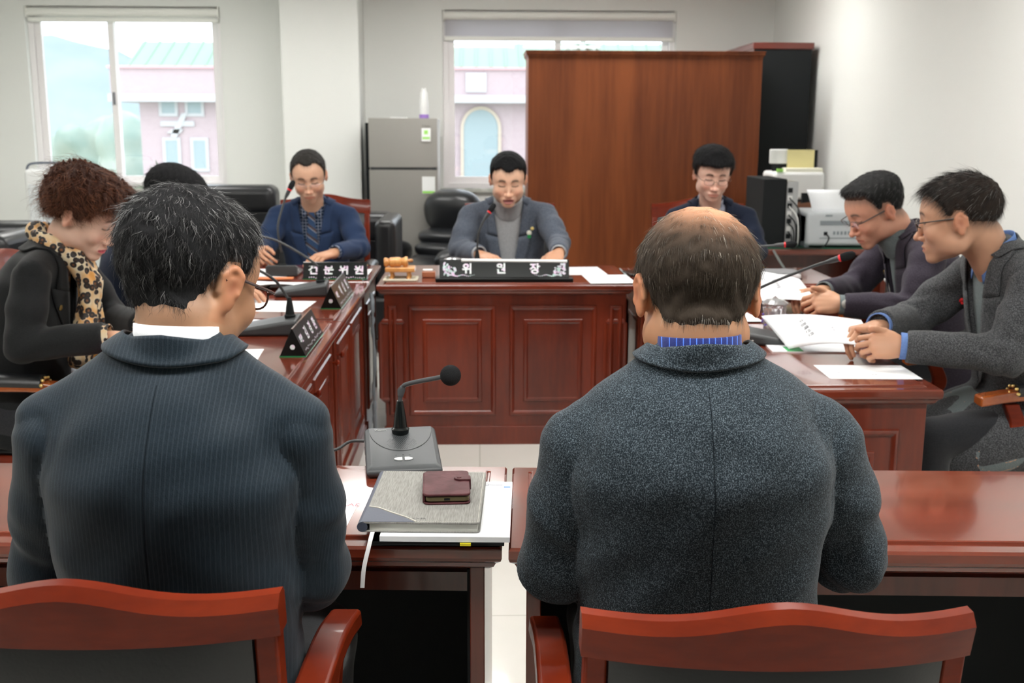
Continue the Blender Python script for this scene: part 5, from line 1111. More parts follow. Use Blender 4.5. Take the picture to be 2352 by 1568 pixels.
    for j in (1, 2):       # keep each sleeve one piece
        m_ = fl_ == j; q = Q[m_]; lb = np.arange(len(P))
        for _ in range(400):
            mn = lb[q].min(1); nb_ = lb.copy(); np.minimum.at(nb_, q.ravel(), np.repeat(mn, 4)); nb_ = nb_[nb_]
            if (nb_ == lb).all(): break
            lb = nb_
        if len(q):
            cl = lb[q[:, 0]]; vals, cn = np.unique(cl, return_counts=True); bad = np.where(m_)[0][cl != vals[cn.argmax()]]; fl_[bad] = 0
    def sel(P, Q, m): q = Q[m]; un, inv = np.unique(q, return_inverse=True); return P[un], inv.reshape(q.shape)
    sleeves = []
    for j in (1, 2):
        p_, q_ = sel(P, Q, fl_ == j); a, ax1 = sides[j-1][1:]; Pv = p_-np.array(a); u_ = np.arctan2(Pv@np.array(ax1.cross(Vector((0, 1, 0))).normalized()), Pv@np.array([0, 1, 0]))*.055; sleeves.append((p_, q_, u_))
    P, Q = sel(P, Q, fl_ == 0); u = P[:, 0]+.0; u = np.where(np.abs(P[:, 0]) > .14, np.sign(P[:, 0])*.14+(P[:, 0]-np.sign(P[:, 0])*.14)*1.6+.0*P[:, 1], u)
    jk = np_mesh('jacket', P, Q, J, pers, u=u, mw=pi@T)
    if S.get('seam_back'):
        rl = []
        for i in range(40):
            z = L*.96-(L*.96-.02)*i/39; h_ = bv.ray_cast(Vector((.0, -.6, z)), Vector((0, 1, 0)))
            if h_[0]: rl.append((h_[0].y, z))
        strip('back_seam', [(-.0005, y-.0002, z) for y, z in rl], [(.0005, y-.0002, z) for y, z in rl], M_seam, jk, Matrix.Identity(4), 1, .0012)
    inner = S.get('shirt')
    if inner and V:
        F = torso(-.013, max(h, .008), False); P, Q = F.mesh(1); np_mesh(S.get('inner_name', 'shirt'), P, Q, inner, pers, u=P[:, 0], mw=pi@T)
        sb = BVHTree.FromPolygons([tuple(p) for p in P], Q.tolist())
    # sleeves
    for j in (0, 1): np_mesh('sleeve', sleeves[j][0], sleeves[j][1], J, jk, u=sleeves[j][2])
    for nm, a, b, c, wd in (('R', shR, elR, wrR, S['wrR']), ('L', shL, elL, wrL, S['wrL'])):
        r3 = S.get('arm', (.058, .050, .040))[2]; ax2 = (c-b).normalized()
        # cuff of the shirt and the hand
        cf = S.get('cuff')
        if cf:
            b_ = MB(); b_.lathe([(r3*.80, -.02), (r3*.82, .016), (r3*.74, .017), (r3*.72, -.02)], c, ax2, 22, cap=False); o = b_.obj('shirt_cuff', cf, pers, smooth=True); o.matrix_basis = pi@T
    # body: head, neck, hands and the hidden rest as one mesh
    hs_ = S.get('hscale', 1); Th = RT(Rm(*S['headrot']), S['head'])@Matrix.Diagonal((hs_*1.02, hs_, hs_*S.get('hz', .95), 1)); ho = S['ho']; nk = S.get('nr', .060)
    nb = N+U*.0+Yv*.0
    hp, hq, hc_ = head(pers, Th, ho, [(nb.lerp(Vector(S['head']), .45)+Yv*S.get('nfy', 0), nk), (nb-U*.10, nk+.004)], S.get('hh', .0033))
    R4 = lambda Mx, P: P@np.array(Mx.to_3x3().transposed())+np.array(Mx.translation)
    parts = [(R4(pi@Th, hp), hq, hc_)]
    for hd in S.get('hands', []):
        p_, q_, c_ = hand(*hd[:4], CURL[hd[4]] if isinstance(hd[4], str) else hd[4], **(hd[5] if len(hd) > 5 else {})); parts.append((R4(pi, p_), q_, c_))
    F = torso(-.03, .014, False)
    for a, b, c in ((shR, elR, wrR), (shL, elL, wrL)): F.cone(Vector((a.x*.7, a.y, a.z-.01)), a, .035, .035, .02); F.cone(a, b, .038, .032, .02); F.cone(b, c-(c-b).normalized()*.03, .032, .024, .02)
    P, Q = F.mesh(0); parts.append((R4(pi@T, P), Q, np.tile(np.array(SK), (len(P), 1))))
    n0 = 0; PP, QQ, CC = [], [], []
    for p_, q_, c_ in parts: PP.append(p_); QQ.append(q_+n0); CC.append(c_); n0 += len(p_)
    np_mesh('body', np.concatenate(PP), np.concatenate(QQ), M_skin, pers, np.concatenate(CC))
    if 'hair' in ho: grow_hair(pers, Th, ho, S.get('hh', .0033)*1.05)
    # trousers
    Fd = Vector((f0.x, f0.y, 0)); Xd = Vector((X.x, X.y, 0)).normalized(); kn = S.get('knee', .40)
    A = [H+Xd*.09*s for s in (-1, 1)]; pts = [H+Xd*s*.09 for s in (-1, 1)]+[H+Fd*(kn+.08)+Xd*s*.14 for s in (-1, 1)]+[Vector((H.x, H.y, 0))+Fd*kn*.9]
    AA = np.array([list(q) for q in pts]); F = Field(AA.min(0)-.14, AA.max(0)+.14, .013)
    zk = S.get('kneez', .52); ft = []
    F.ell(H+Vector((0, 0, .04)), (.165*w if abs(Xd.x) > .5 else .125, .125 if abs(Xd.x) > .5 else .165*w, .09), .03)
    for s in (-1, 1):
        a = H+Xd*s*.085+Vector((0, 0, .03)); b = Vector((H.x, H.y, zk))+Fd*kn+Xd*s*.12; c = Vector((b.x, b.y, .09))-Fd*.04; F.cone(a, b, .085, .062, .03); F.cone(b, c, .060, .045, .02); ft.append(c)
    P, Q = F.mesh(1); np_mesh('trousers', P-np.array([H.x, H.y, 0]), Q, S.get('trous', M_trous), pers)
    for c in ft:
        b_ = MB(); puff(b_, (0, .05, .042), (.045, .125, .042), seg=12); o = b_.obj('shoe', M_blk, pers, smooth=True); o.location = (c.x-H.x, c.y-H.y, 0); o.rotation_euler = (0, 0, yaw)
    # collars, lapels, tie
    def onto(bvh, off):
        def f(p, t):
            hit = bvh.ray_cast(Vector((p.x, .6, p.z)), Vector((0, -1, 0)))
            return hit[0]+Vector((0, off, 0)) if hit[0] else p
        return f
    if V:
        vw, vz = V; vx = lambda z: vw*max(0, (z-vz*L)/(L*(1-vz)))**.85; zt = L*1.0; zn = L*S.get('notch', .80); lw = S.get('lapw', .072)
        for s in (-1, 1):
            if S.get('lapel', 1):
                zs = [vz*L+(zn-vz*L)*i/12 for i in range(13)]
                A_ = [(s*(vx(z)-.003), 0, z) for z in zs]; B_ = [(s*(vx(z)+lw*min(1, ((z-vz*L)/(zn-vz*L))*1.25+.03)), 0, z+(.012 if i == 12 else .006*(i/12))) for i, z in enumerate(zs)]
                strip('lapel', A_, B_, J, jk, Matrix.Identity(4), 5, .004, onto(bv, .0065), u=None)
                zs = [zn+(zt-zn)*i/7 for i in range(8)]
                A_ = [(s*(vx(z)-.003), 0, z) for z in zs]; B_ = [(s*(vx(z)+lw*(.80-.25*i/7)), 0, z+.010) for i, z in enumerate(zs)]
                strip('collar_front', A_, B_, J, jk, Matrix.Identity(4), 4, .004, onto(bv, .0075))
    cr = S.get('collar', dict(rx=.066, ry=.064, zt=.030, rb=.095, zb=-.015, y=.0)); ce = Vector((0, cr['y'], L))
    def ring(phi, r1, r2, z): return Vector((math.sin(phi)*r1, ce.y-math.cos(phi)*r2, L+z))
    if cr.get('jacket', 1):
        A_, B_ = [], []; span = math.radians(cr.get('span', 118))
        for i in range(31):
            p = -span+2*span*i/30; q = 1-abs(p)/span; e = cr['zt']*(1-.9*(abs(p)/span)**2)-.012*(abs(p)/span); A_.append(ring(p, cr['rx'], cr['ry'], e)); B_.append(ring(p, cr['rb'], cr['rb']*.82, cr['zb']*(1-.35*(abs(p)/span)**2)))
        def pj(p, t):
            h_ = bv.find_nearest(p); g = .007
            if h_[0]: q = h_[0]+h_[1]*g; ins = (p-h_[0]).dot(h_[1]); return q.lerp(p, 0 if ins < g else max(0, 1-(t/.85)**2))
            return p
        strip('jacket_collar', A_, B_, J, jk, Matrix.Identity(4), 8, .0045, pj)
    if S.get('shirt_collar'):
        A_, B_ = [], []
        for i in range(25): p = math.radians(-135+270*i/24); A_.append(ring(p, cr['rx']-.007, cr['ry']-.007, cr['zt']+S.get('sc_up', .012)-.020*(abs(p)/2.3)**2)); B_.append(ring(p, cr['rx']-.003, cr['ry']-.003, -.03))
        o = strip('shirt_collar', A_, B_, S['shirt_collar'], pers, pi@T, 3, .003)
        if V:
            tp = onto(bv, -.002)
            for s in (-1, 1):
                A_ = [(s*(.012+.040*t), 0, L*(.965)+.018*t-.012) for t in np.linspace(0, 1, 6)]; B_ = [(s*(.040+.022*t), 0, L*(.86)+.055*t) for t in np.linspace(0, 1, 6)]
                strip('collar_point', A_, B_, S['shirt_collar'], pers, pi@T, 4, .003, onto(sb, .010))
    if S.get('turtle'):
        b_ = MB(); c0 = toT(S['head']); ax = (Ti.to_3x3()@(Vector(S['head'])-N)).normalized(); base = Vector((0, .024, L-.025)); rr = S.get('turtle_r', .066)+.006
        b_.lathe([(rr+.010, -.02), (rr+.006, .0), (rr, .03), (rr-.001, .068), (rr+.002, .076), (rr-.005, .080), (rr-.007, .03)], base, (ax+Vector((0, .10, .6))).normalized(), 32, cap=False); o = b_.obj('turtleneck', S['turtle'], pers, smooth=True); o.matrix_basis = pi@T
    if S.get('tie'):
        pj = onto(sb, .016); zt = L*.93; ws = [(0, .014), (.03, .022), (.045, .016), (.10, .026), (.22, .038), (.40, .045)]
        A_ = []; B_ = []
        for i in range(22):
            q = .40*i/21; wd = np.interp(q, [a for a, b in ws], [b for a, b in ws]); A_.append((-wd, 0, zt-q)); B_.append((wd, 0, zt-q))
        o = strip('necktie', A_, B_, S['tie'], pers, pi@T, 4, .005, pj)
    if S.get('glasses'): glasses(pers, Th, S['glasses'][0], S['glasses'][1])
    for (kind, x, z, mm) in S.get('pins', []):
        h_ = bv.ray_cast(Vector((x, .6, z)), Vector((0, -1, 0)))
        if h_[0]:
            b_ = MB()
            if kind == 'dot': b_.lathe([(mm[1], 0), (mm[1], .003), (mm[1]*.6, .005)], h_[0]+Vector((0, .010, 0)), (0, 1, 0), 14)
            elif kind == 'flower':
                for q in range(3): b_.ball(h_[0]+Vector((.006*math.cos(q*2.1), .014, .006*math.sin(q*2.1))), .0058, 8)
            elif kind == 'badge': b_.add([h_[0]+Vector(((-.032 if i in (0, 3) else .032), .013+j*.003, (-.010 if i < 2 else .010)+(.006 if i in (1, 2) else -.006)*(-1 if x < 0 else 1))) for j in (0, 1) for i in range(4)], [(0, 1, 2, 3), (4, 7, 6, 5), (0, 4, 5, 1), (1, 5, 6, 2), (2, 6, 7, 3), (3, 7, 4, 0)])
            elif kind == 'bow':
                b_.lathe([(.010, 0), (.010, .004)], h_[0]+Vector((0, .009, -.006)), (0, 1, 0), 12)
            o = b_.obj({'dot': 'lapel_pin', 'flower': 'red_berry_pin', 'badge': 'name_badge', 'bow': 'green_leaf_pin'}[kind], mm[0], jk, smooth=kind != 'badge')
    return pers, T, L, bv, jk
M_seam = mat('seam_thread', (.010, .014, .019), .9, spec=.1)
M_trous = cloth('dark_trousers', (.018, .019, .022), (.025, .026, .03), (300, 300, 300))
J_pin = cloth('navy_pinstripe', (.009, .017, .025), (.013, .023, .034), (500, 500, 60), sheen=.10, rough=.6, stripes=(.0058, .13, (.05, .066, .085), .26))
J_tweed = cloth('grey_blue_tweed', (.010, .016, .022), (.17, .215, .25), (720, 720, 500), sheen=.10, rough=.85, b=.6, bs=(500, 500, 400), lo=.47, hi=.78)
J_blackw = cloth('black_crepe', (.009, .010, .011), (.013, .014, .015), (300, 300, 300), sheen=.1, rough=.7)
J_blue = cloth('blue_suiting', (.018, .035, .085), (.025, .045, .10), (400, 400, 400), sheen=.08)
J_herr = cloth('slate_flannel', (.058, .070, .095), (.13, .15, .185), (260, 260, 260), sheen=.10, lo=.35, hi=.7, det=4)
J_navy = cloth('navy_suiting', (.012, .017, .034), (.017, .023, .042), (400, 400, 400), sheen=.06)
J_plum = cloth('dark_plum_wool', (.026, .021, .032), (.055, .046, .062), (300, 300, 300), sheen=.10, lo=.35, hi=.7)
J_char = cloth('charcoal_herringbone', (.030, .032, .036), (.15, .155, .16), (380, 380, 380), sheen=.10, b=.6, lo=.42, hi=.72)
C_white = cloth('white_cotton', (.74, .76, .80), (.78, .80, .83), (200, 200, 200), sheen=0)
C_navs = cloth('royal_blue_shirt', (.012, .02, .12), (.015, .025, .14), (200, 200, 200), stripes=(.0085, .07, (.08, .2, .75), .9))
C_pale = cloth('pale_blue_cotton', (.46, .50, .62), (.50, .54, .65), (200, 200, 200), sheen=0)
C_sky = cloth('sky_blue_cotton', (.13, .22, .48), (.15, .25, .52), (200, 200, 200), sheen=0)
C_knit = cloth('pale_grey_knit', (.33, .34, .35), (.42, .43, .44), (500, 500, 120), sheen=.12, b=.6)
C_knit2 = cloth('grey_green_knit', (.13, .16, .165), (.18, .21, .215), (500, 500, 120), sheen=.12, b=.6)
def tie_mat():
    m = cloth('striped_tie', (.03, .06, .13), (.04, .07, .15), (400, 400, 400), sheen=.1); nt = m.node_tree; b = nt.nodes['Principled BSDF']
    mp = nt.nodes.new('ShaderNodeMapping'); mp.inputs['Rotation'].default_value = (0, math.radians(38), 0); mp.inputs['Scale'].default_value = (24, 24, 24); nt.links.new(coords(nt), mp.inputs[0])
    sp = nt.nodes.new('ShaderNodeSeparateXYZ'); nt.links.new(mp.outputs[0], sp.inputs[0]); fr = nt.nodes.new('ShaderNodeMath'); fr.operation = 'FRACT'; nt.links.new(sp.outputs[2], fr.inputs[0])
    c = ramp(nt, fr.outputs[0], [(0, (.03, .065, .14, 1)), (.62, (.28, .30, .34, 1)), (.70, (.07, .05, .055, 1))]); c.node.color_ramp.interpolation = 'CONSTANT'; nt.links.new(c, b.inputs['Base Color']); return m
M_tie = tie_mat(); M_tie2 = cloth('navy_tie', (.012, .03, .12), (.02, .04, .15), (300, 300, 300))
def plaid():
    m = cloth('navy_plaid_shirt', (.01, .025, .06), (.012, .03, .07), (300, 300, 300)); nt = m.node_tree; b = nt.nodes['Principled BSDF']; bk = nt.nodes.new('ShaderNodeTexBrick'); bk.offset = 0
    bk.inputs['Scale'].default_value = 1; bk.inputs['Brick Width'].default_value = .016; bk.inputs['Row Height'].default_value = .016; bk.inputs['Mortar Size'].default_value = .0016; bk.inputs['Mortar Smooth'].default_value = .2
    bk.inputs['Color1'].default_value = (.010, .026, .06, 1); bk.inputs['Color2'].default_value = (.012, .035, .07, 1); bk.inputs['Mortar'].default_value = (.30, .33, .42, 1)
    mp = nt.nodes.new('ShaderNodeMapping'); mp.inputs['Rotation'].default_value = (PI/2, 0, 0); nt.links.new(coords(nt), mp.inputs[0]); nt.links.new(mp.outputs[0], bk.inputs['Vector']); nt.links.new(bk.outputs[0], b.inputs['Base Color']); return m
C_plaid = plaid()
def leopard():
    m = mat('leopard_scarf', (.55, .25, .06), .6, sheen=.06); nt = m.node_tree; b = nt.nodes['Principled BSDF']
    n = noise(nt, (14, 14, 14), 2); base = ramp(nt, n, [(.35, (.60, .28, .06, 1)), (.6, (.72, .62, .42, 1))])
    v = nt.nodes.new('ShaderNodeTexVoronoi'); v.inputs['Scale'].default_value = 50; v.inputs['Randomness'].default_value = .85; nt.links.new(coords(nt), v.inputs['Vector'])
    ms = ramp(nt, v.outputs['Distance'], [(0, (.34, .12, .03, 1)), (.26, (.015, .01, .008, 1)), (.50, (.015, .01, .008, 1)), (.56, (1, 1, 1, 1))])
    mk = ramp(nt, v.outputs['Distance'], [(0, (1, 1, 1, 1)), (.50, (1, 1, 1, 1)), (.56, (0, 0, 0, 1))])
    mx = nt.nodes.new('ShaderNodeMix'); mx.data_type = 'RGBA'; nt.links.new(mk, mx.inputs[0]); nt.links.new(base, mx.inputs[6]); nt.links.new(ms, mx.inputs[7]); nt.links.new(mx.outputs[2], b.inputs['Base Color']); return m
M_leo = leopard()
# ================================================================== the people
FD = flow_down
# --- foreground left, navy pinstripe, back view
bl = (.006, .006, .007)
person('man in a navy pinstripe suit from behind, greying black hair and glasses, foreground left', dict(
    hip=(-.425, 1.45, .52), neck=(-.402, 1.430, 1.124), yaw=-3, shR=(-.255, 1.425, 1.012), shL=(-.566, 1.425, 1.012), elR=(-.238, 1.475, .795), elL=(-.612, 1.475, .795), wrR=(-.315, 1.725, .790), wrL=(-.500, 1.725, .790),
    w=.98, h=.0055, hs=.0055, round=.032, seam_back=1, jacket=J_pin, arm=(.056, .049, .040), cuff=C_white, knee=.38, wrk=.0022, swrk=.0035,
    folds=[((-.16, -.13, .38), (-.06, -.16, .22), .022, .007), ((.16, -.13, .38), (.07, -.16, .20), .022, .007), ((-.17, -.10, .30), (-.10, -.14, .10), .018, .006), ((.17, -.10, .28), (.12, -.13, .06), .016, .006), ((.03, -.15, .32), (-.02, -.14, .08), .02, .003),
           ((.0, -.16, .50), (.0, -.16, .10), .004, -.003)],
    head=(-.404, 1.505, 1.203), headrot=(-27, 20, 2), hscale=1.01, hh=.0026, nr=.052, nfy=-.004,
    ho=dict(hair=(.010, .010, .011), hair2=(.085, .083, .083), cap=(.012, .012, .013), n=15000, len=.022, t_top=.011, t_side=.003, t_back=.007, back=-.080, front=.082, fade=.040, flow=FD((.012, -.05)), lift=.20, jit=.18, rad=.00026, seg=5, curl=.0035,
            grey_fn=lambda r: .05+.22*ss(.04, .12, r[:, 2]), greycol=(.38, .38, .38), stubble=.38, scalp=(.10, .07, .05), flare=34, rough=.0018, skin=(.50, .265, .150)),
    shirt_collar=C_white, sc_up=.010, collar=dict(rx=.060, ry=.059, zt=.036, rb=.086, zb=-.004, y=.0, span=125), glasses=(mat('brown_frame', (.06, .02, .015), .25), dict(r=.0016, temple=1.5, z=.008, w=.024, h=.017)),
    hands=[((-.318, 1.728, .778), (-.5, 1, -.06), (0, 0, -1), -1, 'rest'), ((-.498, 1.728, .778), (.5, 1, -.06), (0, 0, -1), 1, 'rest')]))
# --- foreground right, tweed, back view
person('man in a speckled grey-blue tweed jacket seen from behind, thinning crown, foreground right', dict(
    hip=(.335, 1.56, .52), neck=(.318, 1.535, 1.090), yaw=-2, shR=(.508, 1.545, .962), shL=(.150, 1.545, .958), elR=(.572, 1.575, .770), elL=(.118, 1.575, .760), wrR=(.470, 1.80, .800), wrL=(.235, 1.80, .800),
    w=1.07, h=.0055, hs=.0055, round=.036, seam_back=1, jacket=J_tweed, arm=(.062, .055, .043), cuff=C_navs, knee=.34, wrk=.0025, swrk=.0045, seed=4,
    folds=[((.19, -.11, .33), (.10, -.15, .25), .013, .006), ((.19, -.10, .28), (.11, -.15, .21), .010, .005), ((-.19, -.10, .31), (-.12, -.14, .22), .013, .006), ((-.18, -.10, .24), (-.10, -.14, .19), .010, .004), ((.18, -.09, .20), (.12, -.13, .14), .010, .005),
           ((.0, -.17, .5), (.0, -.17, .1), .004, -.002)],
    head=(.328, 1.615, 1.168), headrot=(-2, 16, 0), hscale=1.05, hh=.0026, nr=.058, nfy=-.006,
    ho=dict(hair=(.028, .021, .015), hair2=(.13, .10, .072), cap=(.040, .030, .022), n=15000, len=.022, t_top=.005, t_side=.007, t_back=.011, back=-.070, front=.088, fade=.030, flow=FD((.0, -.02)), lift=.16, jit=.10, rad=.00024, seg=4,
            bald=(.012, -.048, .120, .054, .75), grey_fn=lambda r: .03+.30*ss(-.01, -.045, r[:, 2])+.25*ss(.07, .12, r[:, 2]), greycol=(.42, .38, .33), stubble=.35, scalp=(.30, .19, .12), flare=20, skin=(.55, .27, .145), seed=3, jaw=1.12),
    shirt_collar=C_navs, sc_up=.006, collar=dict(rx=.065, ry=.064, zt=.038, rb=.092, zb=.004, y=.0, span=125),
    hands=[((.466, 1.805, .79), (-.6, 1, -.08), (0, 0, -1), -1, 'rest'), ((.238, 1.805, .79), (.6, 1, -.08), (0, 0, -1), 1, 'rest')]))
# --- woman
def flow_woman(p):
    v = np.stack([p[:, 0]*1.2, (p[:, 1]+.02)*1.3+.35, -(.10-p[:, 2])*2-.25], 1)
    bk = ss(.0, -.05, p[:, 1]); v[:, 1] = v[:, 1]*(1-bk)-bk*.2; v[:, 2] -= bk*.5; return v
pw, Tw, Lw, bw, jw = person('woman in a black blazer and leopard scarf with short wavy brown hair, looking down', dict(
    hip=(-1.44, 3.33, .52), neck=(-1.290, 3.33, 1.055), yaw=-88, shR=(-1.295, 3.165, .985), shL=(-1.285, 3.49, .985), elR=(-1.305, 3.085, .800), elL=(-1.20, 3.54, .80), wrR=(-1.072, 3.095, .822), wrL=(-1.03, 3.32, .815),
    w=.92, h=.0075, dp=.95, jacket=J_blackw, arm=(.055, .048, .046), knee=.36, vneck=(.060, .45), lapw=.07, shirt=M_leo, inner_name='leopard_blouse', cuff=M_leo, round=.03, swrk=.003,
    head=(-1.190, 3.325, 1.146), headrot=(-97, 30, 0), hscale=1.0, hh=.0028, nr=.050, nfy=.0,
    ho=dict(hair=(.050, .017, .009), hair2=(.30, .11, .05), cap=(.035, .013, .008), n=9000, len=.045, t_top=.036, t_side=.030, t_back=.026, t_front=.042, back=-.045, front=.060, temple=.022, mpeak=0, fade=.022, flow=flow_woman, lift=.30, jit=.16, rad=.0004, seg=7, curl=.013, wave=1, rough=.009,
            lumps=[(.07, .03, .06, .045, .012), (-.07, .03, .06, .045, .012), (0, -.09, .07, .05, .014), (0, -.07, .0, .05, .006)], brow=(.08, .04, .025), lip=(.62, .06, .12), beard=0, stubble=.3, skin=(.72, .47, .36), flare=14, jaw=.92, seed=5),
    collar=dict(rx=.066, ry=.066, zt=.025, rb=.095, zb=-.035, y=.0, span=110),
    pins=[('dot', .085, .40, (M_brass, .009))],
    hands=[((-1.062, 3.095, .816), (1, .08, -.10), (.1, .4, -1), -1, 'fist'), ((-1.025, 3.315, .81), (1, -.5, -.1), (0, -.3, -1), 1, 'grip')]))
# scarf: a soft loop round the neck and a bunched fall down the front
F = Field((-.14, -.13, Lw-.34), (.14, .24, Lw+.08), .006)
for i in range(24):
    a = 2*PI*i/24; b_ = 2*PI*(i+1)/24; q = lambda a: (math.sin(a)*.066, .010-math.cos(a)*.066, Lw+.018+.022*math.cos(a)); F.cone(q(a), q(b_), .021+.004*math.sin(a*5), .021+.004*math.sin(a*5+1.3), .012)
for s, dx in ((-1, .0), (1, .012)): F.cone((s*.045, .075, Lw-.005), (s*.012, .128, Lw-.08), .028, .026, .02); F.cone((s*.012, .128, Lw-.08), (s*.026+dx, .150, Lw-.20), .026, .030, .02); F.cone((s*.026+dx, .150, Lw-.20), (s*.030+dx, .158, Lw-.31), .030, .034, .02)
F.op(lambda x, y, z: .004*np.sin(x*190+3*np.sin(z*30))*np.ones_like(y), (-.14, -.13, Lw-.4), (.14, .24, Lw+.1), mode='off', pad=0)
P, Q = F.mesh(1); np_mesh('leopard_scarf', P, Q, M_leo, pw, mw=pinv(pw)@Tw)
# --- black haired person behind
person('person with straight black hair and a navy jacket, mostly hidden behind the woman', dict(
    hip=(-1.42, 4.20, .52), neck=(-1.245, 4.15, 1.05), yaw=-85, shR=(-1.25, 3.99, .975), shL=(-1.24, 4.31, .975), elR=(-1.22, 3.95, .80), elL=(-1.2, 4.36, .80), wrR=(-1.0, 4.02, .815), wrL=(-1.0, 4.25, .815),
    w=.95, h=.010, jacket=J_navy, shirt=C_white, vneck=(.05, .5), knee=.36, head=(-1.145, 4.14, 1.135), headrot=(-80, 28, 0), hscale=1.0, hh=.004,
    ho=dict(hair=(.008, .008, .009), n=2500, len=.03, t_top=.020, t_side=.016, t_back=.018, front=.075, flow=FD(), rad=.0004, lift=.15), collar=dict(rx=.068, ry=.066, zt=.02, rb=.1, zb=-.035, y=0), cuff=C_white,
    hands=[((-.995, 4.03, .80), (1, .1, -.1), (0, 0, -1), -1, 'rest', dict(h=.004)), ((-.995, 4.24, .80), (1, -.1, -.1), (0, 0, -1), 1, 'rest', dict(h=.004))]))
# --- writing man
pe, Te, Le, be, je = person('man in a blue suit, plaid shirt and striped tie writing with a pale pen', dict(
    hip=(-.875, 5.90, .52), neck=(-.872, 5.775, 1.030), yaw=180, shR=(-1.058, 5.765, .945), shL=(-.690, 5.765, .945), elR=(-1.110, 5.68, .800), elL=(-.625, 5.66, .795), wrR=(-1.115, 5.45, .805), wrL=(-.715, 5.435, .800),
    w=1.02, h=.007, jacket=J_blue, arm=(.060, .053, .042), shirt=C_plaid, shirt_collar=C_plaid, vneck=(.072, .28), lapw=.065, notch=.72, tie=M_tie, cuff=C_plaid, knee=.38, round=.01,
    head=(-.868, 5.635, 1.160), headrot=(186, 26, 3), hscale=1.03, hh=.0030, nr=.056,
    ho=dict(hair=(.018, .017, .016), hair2=(.06, .055, .05), cap=(.028, .026, .024), n=5500, len=.022, t_top=.010, t_side=.006, t_back=.008, front=.098, temple=.085, mpeak=.018, flow=FD((0, -.03)), rad=.0004, lift=.12, jit=.08, grey=.22, greycol=(.25, .25, .25), stubble=.45, skin=(.68, .41, .28), gain=1.35, fade=.02),
    collar=dict(rx=.070, ry=.066, zt=.018, rb=.105, zb=-.035, y=.0), glasses=(M_chrome, dict(rimless=1, r=.0009, h=.014, z=.008)), pins=[('badge', -.118, .30, (M_stick,))],
    hands=[((-1.113, 5.448, .800), (.30, -1, -.10), (.75, 0, -.65), 1, 'pen', dict(s=1.05, thumb=(.5, .5, .1))), ((-.718, 5.43, .795), (-.72, -.65, -.12), (-.15, 0, -1), -1, 'rest', dict(s=1.05))]))
o = MB().tube([(-1.045, 5.36, .752), (-1.118, 5.395, .868)], .0048, 10).lathe([(.001, -.011), (.0046, 0)], (-1.045, 5.36, .752), (.073, -.035, -.116), 10)
o = MB().tube([(-1.045, 5.36, .756), (-1.118, 5.395, .868)], .0048, 10).obj('pen', mat('pale_pen', (.55, .68, .82), .3), smooth=True); tag(o, 'pale blue pen held by the writing man in the blue suit', 'pen')
# --- chairman
pc, Tc, Lc, bc_, jc = person('man in a slate grey blazer over a pale turtleneck reading aloud at the centre desk', dict(
    hip=(.15, 5.80, .52), neck=(.148, 5.665, 1.045), yaw=180, shR=(-.048, 5.650, .962), shL=(.344, 5.650, .968), elR=(-.100, 5.58, .800), elL=(.402, 5.50, .842), wrR=(-.005, 5.37, .800), wrL=(.388, 5.30, .815),
    w=1.08, h=.007, jacket=J_herr, arm=(.063, .056, .046), shirt=C_knit, inner_name='knit_top', turtle=C_knit, turtle_r=.068, vneck=(.080, .10), lapw=.062, notch=.70, cuff=C_knit, knee=.38, round=.01, swrk=.0045,
    head=(.145, 5.515, 1.150), headrot=(180, 22, 0), hscale=1.05, hh=.0030, nr=.062,
    ho=dict(hair=(.008, .008, .009), hair2=(.02, .02, .022), n=5500, len=.020, t_top=.014, t_side=.006, t_back=.008, front=.080, temple=.074, mpeak=.014, flow=FD((0, -.04)), rad=.0004, lift=.12, jit=.06, skin=(.74, .46, .32), mouth=.011, jaw=1.06, lip=(.50, .17, .17), seed=8, gain=1.35, fade=.018, stubble=.6),
    collar=dict(rx=.074, ry=.070, zt=.012, rb=.110, zb=-.035, y=.0), pins=[('bow', -.108, .385, (mat('leaf_pin', (.02, .30, .08), .5), .01)), ('dot', -.108, .398, (mat('daisy_pin', (.85, .85, .75), .5), .0135)), ('dot', -.124, .418, (mat('gold_daisy', (.85, .68, .25), .4), .009))],
    hands=[((-.003, 5.365, .792), (.62, -.75, -.10), (.2, 0, -1), 1, 'rest', dict(s=1.08)), ((.388, 5.295, .812), (-.45, -.72, -.50), (-.1, .3, -1), -1, 'rest', dict(s=1.08))]))
